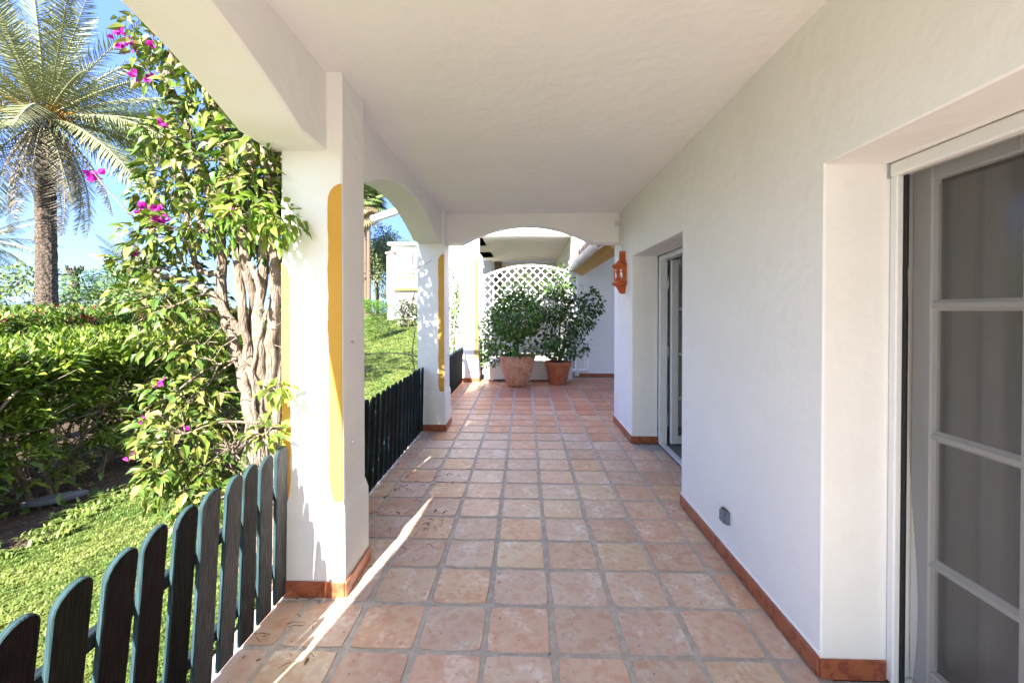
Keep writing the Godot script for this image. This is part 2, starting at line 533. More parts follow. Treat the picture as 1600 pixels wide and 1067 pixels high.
func make_villa():
	villa = thing("villa", "white villa with arched covered terrace, square pillars and glazed doors", "house")
	# right wall with two door openings
	var w := PackedVector2Array([Vector2(2.55, 0), Vector2(2.55, 2.765), Vector2(-5.5, 2.765), Vector2(-5.5, 0), Vector2(-4.83, 0), Vector2(-4.83, 2.11), Vector2(-3.31, 2.11), Vector2(-3.31, 0), Vector2(-1.76, 0), Vector2(-1.76, 2.09), Vector2(0.6, 2.09), Vector2(0.6, 0)])
	var mb := MB.new()
	mb.extrude(w, V(1.21, 0, 0), Vector3.BACK, Vector3.UP, Vector3.RIGHT, 0.29, 0.007)
	var wall := build(mb, "wall", M.plaster, villa)
	mb = MB.new()
	mb.box(V(3.105, 1.38, -5.645), V(3.79, 2.76, 0.288), 0.007)
	var end_wall := build(mb, "wall", M.plaster, villa)
	skirting_run(wall, V(1.209, 0, -3.31), V(1.209, 0, -1.76), Vector3.LEFT)
	skirting_run(wall, V(1.209, 0, -5.79), V(1.209, 0, -4.83), Vector3.LEFT)
	skirting_run(wall, V(1.203, 0, -4.829), V(1.5, 0, -4.829), Vector3.BACK)
	skirting_run(wall, V(1.203, 0, -1.759), V(1.466, 0, -1.759), Vector3.BACK)
	skirting_run(wall, V(1.209, 0, 0.6), V(1.209, 0, 2.55), Vector3.LEFT)
	# rounded paint bead over the skirting
	for r in [[-3.31, -1.76], [-5.79, -4.83]]:
		mb = MB.new()
		mb.tube([V(1.212, 0.09, r[0]), V(1.212, 0.09, r[1])], [0.009, 0.009], 6)
		build(mb, "paint_bead", M.plaster, wall)
	# ceiling and terrace over it
	mb = MB.new()
	mb.box(V(1.82, 2.895, -1.575), V(6.3, 0.31, 8.25), 0.01)
	build(mb, "ceiling", M.plaster, villa)
	mb = MB.new()
	mb.box(V(-1.22, 3.55, -1.575), V(0.2, 0.99, 8.23), 0.02)
	build(mb, "parapet", M.plaster_rough, villa)
	mb = MB.new()
	mb.box(V(1.93, 3.55, -5.59), V(6.08, 0.98, 0.2), 0.02)
	build(mb, "parapet", M.plaster_rough, villa)
	# arched beams
	for b in [[-2.5, -5.3], [0.6, -2.21], [2.55, 0.86]]:
		mb = MB.new()
		mb.extrude(arc_bay(b[0], b[1], 2.335, 2.765, 0.185, 2.577), V(-1.335, 0, 0), Vector3.BACK, Vector3.UP, Vector3.RIGHT, 0.3, 0.008)
		build(mb, "arched_beam", M.plaster, villa)
	var tb := PackedVector2Array([Vector2(-1.1, 2.764), Vector2(-1.1, 2.365)])
	for i in 25:
		var s := -0.85 + 1.7 * i / 24.0
		tb.append(Vector2(0.03 + s, max(2.365, 2.6 - 0.325 * s * s)))
	tb.append(Vector2(1.209, 2.365))
	tb.append(Vector2(1.209, 2.764))
	for z in [-5.7, 2.3]:
		mb = MB.new()
		mb.extrude(tb, V(0, 0, z), Vector3.RIGHT, Vector3.UP, Vector3.BACK, 0.25, 0.008)
		build(mb, "arched_beam", M.plaster, villa)
	# pillars with ochre stripes
	var p := pillar(-1.28, -0.955, -2.2, -2.51, 2.765)
	stripe(p, -1.03, -0.958, 0.45, 2.16, -2.2, -0.958)
	stripe(p, -1.278, -1.235, 0.45, 1.75, -2.2, -1.278)
	hook(p, V(-0.955, 1.33, -2.3))
	hook(p, V(-0.955, 0.78, -2.3))
	p = pillar(-1.34, -1.0, -5.26, -5.62, 2.765)
	stripe(p, -1.075, -1.004, 0.42, 2.2, -5.26, -1.004)
	pillar(-1.345, -0.955, 0.87, 0.45, 2.765)
	pillar(-1.28, -0.955, 2.6, 2.25, 2.765)
	# rooms behind the doors
	for r in [[V(3.0, 0.006, -1.7), V(3.0, 0.012, 7.6), "room_floor"], [V(4.58, 1.37, -1.7), V(0.15, 2.73, 7.6), "room_wall"], [V(3.0, 1.37, -2.6), V(2.98, 2.73, 0.12), "room_wall"], [V(3.0, 1.37, 2.1), V(2.98, 2.73, 0.15), "room_wall"]]:
		mb = MB.new()
		mb.box(r[0], r[1], 0.0)
		build(mb, r[2], M.room_floor if r[2] == "room_floor" else M.room, villa)
	# near glazed doors behind an insect screen
	var near := hollow("terrace_doorway", villa)
	for k in 4:
		var leaf := door_leaf(villa, Transform3D(Basis(Vector3(0, 0, 1), Vector3.UP, Vector3(-1, 0, 0)), V(1.565, 0, -1.745 + 0.462 * k)), 0.456)
		leaf.set_meta("label", "white glazed door leaf with four panes behind an insect screen")
	for r in [[V(1.56, 1.05, -1.753), V(0.1, 2.1, 0.013)], [V(1.56, 1.05, 0.35), V(0.1, 2.1, 0.49)], [V(1.56, 2.083, -0.6), V(0.1, 0.013, 2.29)]]:
		mb = MB.new()
		mb.box(r[0], r[1], 0.003)
		build(mb, "frame", M.white_paint, near)
	mb = MB.new()
	mb.box(V(1.56, 0.012, -0.6), V(0.12, 0.024, 2.29), 0.004)
	build(mb, "threshold", M.white_paint, near)
	var screen := hollow("insect_screen", villa)
	mb = MB.new()
	mb.box(V(1.483, 1.02, -1.741), V(0.034, 2.03, 0.034), 0.005)
	build(mb, "guide_rail", M.white_paint, screen)
	mb = MB.new()
	mb.box(V(1.481, 2.06, -0.6), V(0.044, 0.056, 2.31), 0.008)
	build(mb, "cassette", M.white_paint, screen)
	mb = MB.new()
	mb.box(V(1.48, 2.06, -1.7565), V(0.05, 0.064, 0.004), 0.001)
	build(mb, "end_cap", M.grey_pale, screen)
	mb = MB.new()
	mb.box(V(1.494, 1.02, -1.715), V(0.012, 2.02, 0.017), 0.002)  # black strip added in place of the shaded gap beside the gauze
	build(mb, "gap_shade_strip", M.black, screen)
	mb = MB.new()
	var gz := func(u: float, v: float) -> Vector3:
		# gauze pulled out of its rail on the far side
		var y := 0.03 + 2.0 * v
		var e := -1.7 + 0.016 * sin(y * 2.1 + 0.6) + 0.01 * sin(y * 5.3) - (0.012 if y > 1.75 else 0.0)
		var z := lerpf(e, 0.55, u)
		return V(1.505 + 0.012 * sin(y * 3.0 + 0.5) * exp(-u * 12.0), y, z)
	var us := [0.0, 0.006, 0.015, 0.03, 0.06, 0.12, 0.3, 1.0]
	for i in us.size() - 1:
		for j in 40:
			mb.quad(gz.call(us[i], j / 40.0), gz.call(us[i + 1], j / 40.0), gz.call(us[i + 1], (j + 1) / 40.0), gz.call(us[i], (j + 1) / 40.0), Vector3.LEFT)
	build(mb, "gauze", M.gauze, screen)
	mb = MB.new()
	for j in 40:
		mb.tube([gz.call(0.0, j / 40.0), gz.call(0.0, (j + 1) / 40.0)], [0.0016, 0.0016], 5, false)
	build(mb, "gauze_hem", M.curtain, screen)
	# curtain inside
	mb = MB.new()
	for i in 220:
		var f := func(k: int, y: float): return V(1.76 + 0.022 * sin(k * 0.55) + 0.012 * sin(k * 0.19 + 1.0), y, -1.9 + k * 0.0125)
		mb.quad(f.call(i, 0.03), f.call(i + 1, 0.03), f.call(i + 1, 2.3), f.call(i, 2.3), Vector3.LEFT)
	build(mb, "curtain", M.curtain, near)
	# far doorway, its leaf open into the room
	var fd := hollow("terrace_doorway", villa)
	for r in [[V(1.545, 1.05, -4.80), V(0.085, 2.1, 0.055)], [V(1.545, 1.05, -3.34), V(0.085, 2.1, 0.055)], [V(1.545, 2.08, -4.07), V(0.085, 0.055, 1.4)]]:
		mb = MB.new()
		mb.box(r[0], r[1], 0.006)
		build(mb, "frame", M.white_paint, fd)
	mb = MB.new()
	mb.box(V(1.53, 0.013, -4.07), V(0.06, 0.026, 1.4), 0.004)
	build(mb, "threshold", M.white_paint, fd)
	for y in [0.3, 1.05, 1.8]:
		mb = MB.new()
		mb.tube([V(1.592, y - 0.05, -4.765), V(1.592, y + 0.05, -4.765)], [0.008, 0.008], 8)
		build(mb, "hinge", M.steel, fd)
	var leaf2 := door_leaf(villa, Transform3D(Basis.IDENTITY.rotated(Vector3.UP, 0.06), V(1.607, 0, -4.73)), 0.7)
	leaf2.set_meta("label", "white glazed door leaf standing open into the dark room")
	# eave with gutter over the far recess
	var eave := hollow("eave", villa)
	for i in 4:
		mb = MB.new()
		var za := -5.8 - i * 0.95
		var pr := []
		for q in 11:
			var t := PI + PI * q / 10.0
			pr.append(Vector2(1.0 + 0.085 * cos(t), 2.43 + 0.085 * sin(t)))
		for q in 11:
			var t2 := TAU - PI * q / 10.0
			pr.append(Vector2(1.0 + 0.078 * cos(t2), 2.43 + 0.078 * sin(t2)))
		mb.extrude(PackedVector2Array(pr), V(0, 0, za - 0.94), Vector3.RIGHT, Vector3.UP, Vector3.BACK, 0.94, 0.0)
		build(mb, "gutter_length", M.old_white, eave)
		mb = MB.new()
		var pc := []
		for q in 11:
			var t3 := PI + PI * q / 10.0
			pc.append(Vector2(1.0 + 0.094 * cos(t3), 2.43 + 0.094 * sin(t3)))
		for q in 11:
			var t4 := TAU - PI * q / 10.0
			pc.append(Vector2(1.0 + 0.0865 * cos(t4), 2.43 + 0.0865 * sin(t4)))
		mb.extrude(PackedVector2Array(pc), V(0, 0, za - 0.975), Vector3.RIGHT, Vector3.UP, Vector3.BACK, 0.07, 0.0)
		build(mb, "gutter_collar", M.old_white, eave)
	for i in 3:
		mb = MB.new()
		mb.box(V(1.12 + 0.075 * i, 2.385 - 0.036 * i, -7.7), V(0.076, 0.03, 3.8), 0.005, Basis(Vector3.BACK, -0.45))
		build(mb, "soffit_board", M.soffit, eave)
	var tile_mb := MB.new()
	var half := []
	for q in 8:
		var t5 := PI * q / 7.0
		half.append(Vector2(0.085 * cos(t5), 0.075 * sin(t5)))
	for q in 8:
		var t6 := PI - PI * q / 7.0
		half.append(Vector2(0.07 * cos(t6), 0.06 * sin(t6)))
	tile_mb.extrude(PackedVector2Array(half), Vector3.ZERO, Vector3.BACK, Vector3.UP, Vector3.RIGHT, 0.5, 0.0)
	var tile_me := tile_mb.mesh()
	for i in 17:
		put("roof_tile", tile_me, M.roof_tile, eave, Transform3D(Basis(Vector3.BACK, 0.3), V(0.965 + rr(-0.015, 0.015), 2.5, -5.9 - i * 0.218)))
	mb = MB.new()
	mb.box(V(3.0, 3.06, -7.73), V(4.2, 0.08, 3.8), 0.0, Basis(Vector3.BACK, 0.3))
	build(mb, "roof_slab", M.roof_tile, eave)

func make_floor():
	var fl := MB.new()
	fl.box(V(-0.05, -0.085, -1.4), V(2.62, 0.16, 8.8), 0.004)
	fl.box(V(1.82, -0.086, -7.7), V(6.36, 0.16, 3.79), 0.004)
	fl.box(V(1.415, -0.0865, -0.58), V(0.31, 0.16, 2.355), 0.004)
	fl.box(V(1.415, -0.0865, -4.07), V(0.31, 0.16, 1.515), 0.004)
	fl.box(V(-0.05, -0.087, 5.5), V(5.0, 0.16, 5.0), 0.004)
	var floor_o := build(fl, "terrace_floor", M.grout, self)
	tag(floor_o, "terrace floor of square handmade clay tiles with wide grey joints", "floor", "", "structure")
	var variants := []
	for v in 6:
		var mb := MB.new()
		var top := []
		var low := []
		var n := 16
		for i in n:
			var t := float(i) / n * 4.0
			var side := int(t)
			var f := t - side
			var q: Vector2 = [Vector2(-0.5 + f, -0.5), Vector2(0.5, -0.5 + f), Vector2(0.5 - f, 0.5), Vector2(-0.5, 0.5 - f)][side]
			if f == 0.0:
				q *= 0.965
			q *= 1.0 + rr(-0.012, 0.008)
			low.append(V(q.x, -0.012, q.y))
			top.append(V(q.x * 0.968, 0.0 + rr(-0.0008, 0.0008), q.y * 0.968))
		for i in n:
			var j := (i + 1) % n
			mb.tri(Vector3.ZERO, top[i], top[j], Vector3.UP)
			mb.quad(top[i], top[j], low[j], low[i], (top[i] as Vector3) * V(1, 0, 1) + Vector3.UP * 0.3)
		variants.append(mb.mesh())
	var xs := [-1.355, -1.113, -0.802, -0.491, -0.18, 0.131, 0.442, 0.753, 1.064, 1.203]
	var more := [1.064, 1.375, 1.686, 1.997, 2.308]
	var rest := MB.new()
	var j := -24
	while true:
		var z1 := -1.844 - 0.305 * j
		var z0 := z1 + 0.305
		if z1 < -9.66:
			break
		var cols := xs.slice(0, 10)
		if z0 < -5.78:
			cols = xs.slice(0, 9) + more.slice(1)
		elif z1 > -4.85 and z0 < -3.2 or z1 > -1.7 and z0 < 0.55:
			cols = xs.slice(0, 9) + [1.36, 1.495]
		for c in cols.size() - 1:
			var x0: float = cols[c]
			var x1: float = cols[c + 1]
			if z1 < -9.6: z1 = -9.62
			var ctr := V((x0 + x1) / 2 + rr(-0.003, 0.003), rr(-0.0015, 0.0015), (z0 + z1) / 2 + rr(-0.003, 0.003))
			var g := 0.021
			var bs := Basis.from_euler(V(rr(-0.004, 0.004), rr(-0.01, 0.01), rr(-0.004, 0.004))) * Basis.from_scale(V(x1 - x0 - g, 1, z0 - z1 - g))
			if x1 - x0 > 0.28 and z0 - z1 > 0.28:
				bs = bs * Basis(Vector3.UP, PI / 2 * rng.randi_range(0, 3))
			var tr := Transform3D(bs, ctr)
			var vi := rng.randi_range(0, 5)
			if j >= -1:
				var lot := -z0 + rr(-0.35, 0.35)
				var set_: Array = M.red_tiles if lot > 6.1 else (M.warm_tiles if lot > 5.0 else M.tiles)
				put("tile", variants[vi], set_[rng.randi_range(0, set_.size() - 1)], floor_o, tr)
			else:
				rest.st.append_from(variants[vi], 0, tr)
		j += 1
	var more_o := put("paving", rest.mesh(), M.tiles[0], floor_o)
	more_o.set_meta("kind", "stuff")

func picket_mesh(w: float, h: float, t: float, lop: float, face: Color) -> ArrayMesh:
	var p := PackedVector2Array([Vector2(-w / 2, 0), Vector2(w / 2, 0)])
	for i in 9:
		var a := PI * i / 8.0
		p.append(Vector2(w / 2 * cos(a), h - 0.045 + 0.045 * sin(a) + lop * cos(a)))
	var mb := MB.new()
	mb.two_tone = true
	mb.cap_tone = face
	mb.side_tone = Color(0.042, 0.075, 0.085)  # edges toned lighter than the faces, as the sun catches them
	mb.extrude(p, V(-t / 2, 0, 0), Vector3.BACK, Vector3.UP, Vector3.RIGHT, t, 0.003)
	return mb.mesh()

func fence(label: String, za: float, zb: float, base: float, lean_a: float, lean_b: float, height: float, group: String, step := 0.134):
	# leans inwards: tips stand lean_a off the foot at za and lean_b at zb
	var f := thing("picket_fence", label, "fence", V(base, 0, (za + zb) / 2), group)
	var o := f.position
	var n := int(round(abs(zb - za) / step))
	for i in n + 1:
		var t := float(i) / n
		var at := V(base + rr(-0.002, 0.002), 0.015, lerpf(za, zb, t)) - o
		var worn := t > 0.75 and za > -2.2
		var tilt := asin(lerpf(lean_a, lean_b, t) / height)
		var face := Color(0.12, 0.12, 0.125) * rr(0.4, 1.1) if worn else Color(0.021, 0.018, 0.017) * rr(0.75, 1.3)  # dark faces hold the shade of their side as well as weathering
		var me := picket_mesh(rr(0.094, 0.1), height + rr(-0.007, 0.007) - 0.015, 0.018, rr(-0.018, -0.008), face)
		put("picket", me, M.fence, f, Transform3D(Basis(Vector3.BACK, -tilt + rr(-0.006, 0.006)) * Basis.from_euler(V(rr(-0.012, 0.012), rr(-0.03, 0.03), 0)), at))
	for y in [0.17, 0.57]:
		var mb := MB.new()
		mb.st.set_color(Color(0.035, 0.05, 0.055))
		var a := V(base - 0.026 + lean_a * y / height, y, za + 0.04) - o
		var b := V(base - 0.026 + lean_b * y / height, y, zb - 0.04) - o
		var d := (b - a).normalized()
		var sd := Vector3.UP.cross(-d).normalized()
		mb.box((a + b) / 2, V(0.03, 0.048, (b - a).length()), 0.004, Basis(sd, (-d).cross(sd).normalized(), -d))
		build(mb, "rail", M.fence, f)

func make_fences():
	fence("near dark green picket fence with worn grey tops beside the sunlit pillar", 0.544, -2.136, -1.262, 0.2, 0.014, 0.8, "picket fences between the pillars")
	fence("dark picket fence in shade between the two terrace pillars", -2.6, -5.18, -1.275, 0.05, 0.01, 0.8, "picket fences between the pillars")
	fence("short dark picket fence beyond the far terrace pillar", -5.75, -8.7, -1.3, 0.02, 0.02, 0.76, "picket fences between the pillars")

func make_neighbour():
	var n := thing("neighbour_house", "white neighbouring house with an open porch behind the trellis", "house")
	var up := MB.new()
	up.extrude(PackedVector2Array([Vector2(-1.36, 3.19), Vector2(-1.36, 7), Vector2(5, 7), Vector2(5, 0), Vector2(1.16, 0), Vector2(1.16, 2.2), Vector2(1.06, 2.2), Vector2(1.06, 3.19)]), V(0, 0, -9.9), Vector3.RIGHT, Vector3.UP, Vector3.BACK, 0.27, 0.006)
	var w := build(up, "wall", M.plaster, n)
	skirting_run(w, V(1.16, 0, -9.629), V(2.6, 0, -9.629), Vector3.BACK)
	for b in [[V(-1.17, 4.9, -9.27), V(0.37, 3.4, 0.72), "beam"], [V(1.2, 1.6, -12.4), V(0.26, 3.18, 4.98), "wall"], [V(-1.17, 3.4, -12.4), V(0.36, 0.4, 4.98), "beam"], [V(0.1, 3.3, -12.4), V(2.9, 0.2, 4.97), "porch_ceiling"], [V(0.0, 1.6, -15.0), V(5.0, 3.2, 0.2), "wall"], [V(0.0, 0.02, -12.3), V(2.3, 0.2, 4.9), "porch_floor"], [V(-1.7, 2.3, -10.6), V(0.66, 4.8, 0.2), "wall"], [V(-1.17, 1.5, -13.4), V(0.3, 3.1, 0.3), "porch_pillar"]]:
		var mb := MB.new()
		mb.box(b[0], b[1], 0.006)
		build(mb, b[2], M.grout if b[2] == "porch_floor" else (M.plaster_shaded if b[0].z < -12.0 else M.plaster), n)
	var pm := pillar(-1.355, -0.98, -8.9, -9.26, 3.21, 0.44, n)
	stripe(pm, -1.06, -0.983, 0.45, 2.6, -8.9, -0.983)
	# things seen through the trellis
	var mb2 := MB.new()
	mb2.box(V(-0.3, 1.3, -14.85), V(0.9, 2.2, 0.06), 0.01)
	build(mb2, "door", M.old_white, n)
	mb2 = MB.new()
	mb2.box(V(-0.93, 1.9, -14.85), V(0.25, 2.6, 0.1), 0.01)
	build(mb2, "shutter", M.bark_brown, n)
	# rain pipe on the recess wall
	var p := thing("rain_pipe", "white plastic rain pipe with elbow on the recess wall", "pipe")
	mb2 = MB.new()
	mb2.tube([V(1.38, 2.06, -9.56), V(1.38, 0.17, -9.56)], [0.042, 0.042], 12)
	build(mb2, "downpipe", M.white_pvc, p)
	mb2 = MB.new()
	mb2.tube([V(1.0, 2.36, -9.56), V(1.0, 2.15, -9.56), V(1.02, 2.11, -9.56), V(1.36, 2.1, -9.56), V(1.38, 2.05, -9.56)], [0.04, 0.04, 0.04, 0.04, 0.043], 12)
	build(mb2, "elbow", M.white_pvc, p)
	mb2 = MB.new()
	mb2.tube([V(1.42, 0.17, -9.54), V(0.9, 0.15, -9.54)], [0.042, 0.042], 12)
	build(mb2, "outlet", M.white_pvc, p)
	for y in [1.8, 0.45]:
		mb2 = MB.new()
		mb2.lathe([Vector2(0.043, -0.025), Vector2(0.05, -0.025), Vector2(0.05, 0.025), Vector2(0.043, 0.025)], V(1.38, y, -9.56), 14)
		build(mb2, "clamp", M.white_pvc, p)
	# white arched lattice
	var t := thing("trellis", "white lattice trellis with arched top behind the potted plants", "trellis", V(0.1, 0, -9.2))
	var topy := func(x: float) -> float: return 2.47 - 0.235 * pow((x - 0.04) / 1.04, 2.0)
	var rail := []
	var rr_ := []
	for i in 21:
		var x := -1.02 + 2.08 * i / 20.0
		rail.append(V(x, topy.call(x), 0))
	var top_mb := MB.new()
	var op := PackedVector2Array()
	for i in 21:
		op.append(Vector2(rail[i].x, rail[i].y + 0.02))
	for i in 21:
		op.append(Vector2(rail[20 - i].x, rail[20 - i].y - 0.025))
	top_mb.extrude(op, V(0, 0, -0.02), Vector3.RIGHT, Vector3.UP, Vector3.BACK, 0.04, 0.004)
	build(top_mb, "top_rail", M.white_paint, t)
	for x in [-1.0, 1.04]:
		var mb4 := MB.new()
		mb4.box(V(x, 1.14 + (0.06 if x < 0 else 0.03), 0), V(0.042, 2.16, 0.045), 0.004)
		build(mb4, "post", M.white_paint, t)
	var mb5 := MB.new()
	mb5.box(V(0.02, 0.55, 0), V(2.0, 0.04, 0.04), 0.004)
	build(mb5, "bottom_rail", M.white_paint, t)
	for dir in [-1.0, 1.0]:
		for i in 26:
			var c := -1.0 - 2.3 + i * 0.178
			if dir < 0:
				c = -1.0 + i * 0.178
			# lath along x = c + dir * (y - 0.57)
			var lo := -1.0
			var hi := -1.0
			for q in 200:
				var y := 0.57 + q * 0.01
				var x: float = c + dir * (y - 0.57)
				if x > -0.985 and x < 1.025 and y < topy.call(x) - 0.02:
					if lo < 0: lo = y
					hi = y
			if lo < 0 or hi - lo < 0.05:
				continue
			var a := V(c + dir * (lo - 0.57), lo, 0.006 * dir)
			var b := V(c + dir * (hi - 0.57), hi, 0.006 * dir)
			var mb6 := MB.new()
			mb6.box((a + b) / 2, V(0.022, (b - a).length(), 0.008), 0.002, Basis(Vector3.BACK, -dir * PI / 4))
			build(mb6, "lath", M.white_paint, t)
	# trough planter under the trellis
	var tr := thing("planter_trough", "low white trough planter on the tiles under the trellis", "planter", V(0.1, 0, -9.2))
	mb5 = MB.new()
	mb5.extrude(PackedVector2Array([Vector2(-0.17, 0.035), Vector2(0.15, 0.035), Vector2(0.17, 0.4), Vector2(0.14, 0.4), Vector2(0.125, 0.08), Vector2(-0.125, 0.08), Vector2(-0.14, 0.4), Vector2(-0.17, 0.4)]), V(-0.96, 0, 0.05), Vector3.BACK, Vector3.UP, Vector3.RIGHT, 1.86, 0.004)
	build(mb5, "box", M.old_white, tr)
	mb5 = MB.new()
	mb5.box(V(-0.03, 0.2, 0.05), V(1.84, 0.26, 0.24), 0.0)
	build(mb5, "soil", M.soil, tr)
	for x in [-0.8, 0.0, 0.8]:
		mb5 = MB.new()
		mb5.box(V(x, 0.018, 0.05), V(0.06, 0.034, 0.28), 0.004)
		build(mb5, "foot", M.old_white, tr)
	var bp := thing("blue_pot", "small blue plant pot beside the trellis post", "pot", V(-0.98, 0.0, -9.42))
	mb5 = MB.new()
	mb5.lathe([Vector2(0.0, 0.0), Vector2(0.13, 0.0), Vector2(0.18, 0.5), Vector2(0.2, 0.52), Vector2(0.2, 0.58), Vector2(0.17, 0.58), Vector2(0.16, 0.5), Vector2(0.0, 0.5)], Vector3.ZERO, 24)
	build(mb5, "body", M.blue, bp)

func make_fittings():
	# clay wall lantern
	var l := thing("wall_lantern", "pierced terracotta wall lantern hanging near the end of the wall", "lantern", V(1.208, 1.7, -5.22))
	var g := CSGCombiner3D.new()
	g.name = "shade"
	g.material_override = M.lantern
	l.add_child(g)
	var sh := CSGPolygon3D.new()
	sh.polygon = PackedVector2Array([Vector2(0.0, 0.0), Vector2(0.05, 0.005), Vector2(0.1, 0.09), Vector2(0.15, 0.115), Vector2(0.152, 0.13), Vector2(0.128, 0.15), Vector2(0.128, 0.31), Vector2(0.15, 0.335), Vector2(0.148, 0.35), Vector2(0.1, 0.375), Vector2(0.065, 0.42), Vector2(0.06, 0.515), Vector2(0.052, 0.515), Vector2(0.055, 0.41), Vector2(0.085, 0.365), Vector2(0.118, 0.33), Vector2(0.118, 0.13), Vector2(0.085, 0.09), Vector2(0.04, 0.018), Vector2(0.0, 0.012)])
	sh.mode = CSGPolygon3D.MODE_SPIN
	sh.spin_degrees = 180
	sh.spin_sides = 12
	sh.rotation.y = PI
	sh.material = M.lantern
	g.add_child(sh)
	for a in [-55, -15, 25, 60]:
		for k in [[0.2, 0.045, 0.02], [0.26, 0.012, 0.016], [0.14, 0.0, 0.0]]:
			if k[1] == 0.0: continue
			var s := CSGSphere3D.new()
			s.operation = CSGShape3D.OPERATION_SUBTRACTION
			s.radius = 1.0
			s.radial_segments = 10
			s.rings = 6
			var t := deg_to_rad(a)
			s.transform = Transform3D(Basis(Vector3.UP, t) * Basis.from_scale(V(0.05, k[1], k[2])), V(-0.125 * cos(t), k[0] + 0.02, 0.125 * sin(t)))
			s.material = M.lantern
			g.add_child(s)
	var turn := 0.0
	g.rotation.y = turn
	var mb := MB.new()
	mb.box(V(-0.004, 0.26, 0), V(0.008, 0.5, 0.12), 0.003)
	build(mb, "back_plate", M.lantern, l)
	mb = MB.new()
	mb.lathe([Vector2(0.0, 0.14), Vector2(0.02, 0.15), Vector2(0.03, 0.19), Vector2(0.02, 0.23), Vector2(0.012, 0.25), Vector2(0.0, 0.25)], V(-0.06, 0, 0), 12)
	build(mb, "bulb", M.white_pvc, l)
	mb = MB.new()
	mb.tube([V(-0.02, 0.5, 0.0), V(-0.02, 0.57, 0.0), V(-0.05, 0.61, 0), V(-0.075, 0.6, 0)], [0.004, 0.004, 0.004, 0.004], 6)
	build(mb, "hanger", M.steel, l)
	mb = MB.new()
	mb.tube([V(-0.012, 0.5, -0.02), V(-0.012, 0.8, -0.02), V(-0.03, 0.86, -0.06), V(-0.06, 0.88, -0.1)], [0.005, 0.005, 0.005, 0.005], 6)
	build(mb, "cable", M.old_white, l)
	# junction box
	var jb := thing("junction_box", "small white cable box on the beam above the lantern", "cable box", V(1.17, 2.6, -5.449))
	mb = MB.new()
	mb.box(V(0, 0, 0.015), V(0.06, 0.06, 0.03), 0.006)
	build(mb, "body", M.plaster, jb)
	mb = MB.new()
	mb.box(V(0, 0, 0.0325), V(0.066, 0.066, 0.005), 0.002)
	build(mb, "lid", M.old_white, jb)
	# weatherproof socket
	var so := thing("wall_socket", "small grey weatherproof socket low on the white wall", "socket", V(1.21, 0.275, -2.56))
	mb = MB.new()
	mb.box(V(-0.014, 0, 0), V(0.028, 0.078, 0.074), 0.005)
	build(mb, "housing", M.grey_plastic, so)
	mb = MB.new()
	mb.box(V(-0.033, -0.002, 0), V(0.01, 0.066, 0.062), 0.004)
	build(mb, "flap", M.grey_plastic, so)
	mb = MB.new()
	mb.box(V(-0.02, 0.0425, 0), V(0.02, 0.006, 0.05), 0.002)
	build(mb, "hinge", M.bark_brown, so)
	# awning bar outside the far pillar
	var aw := thing("awning_bar", "white awning bar sticking out beyond the far arch", "awning")
	mb = MB.new()
	var a0 := V(-2.13, 2.79, -5.95)
	var a1 := V(-1.3, 2.96, -5.66)
	mb.tube([a0, a1], [0.052, 0.052], 14)
	build(mb, "bar", M.white_paint, aw)
	mb = MB.new()
	mb.tube([a0 - (a1 - a0).normalized() * 0.012, a0 + (a1 - a0).normalized() * 0.02], [0.055, 0.055], 14)
	build(mb, "end_cap", M.old_white, aw)

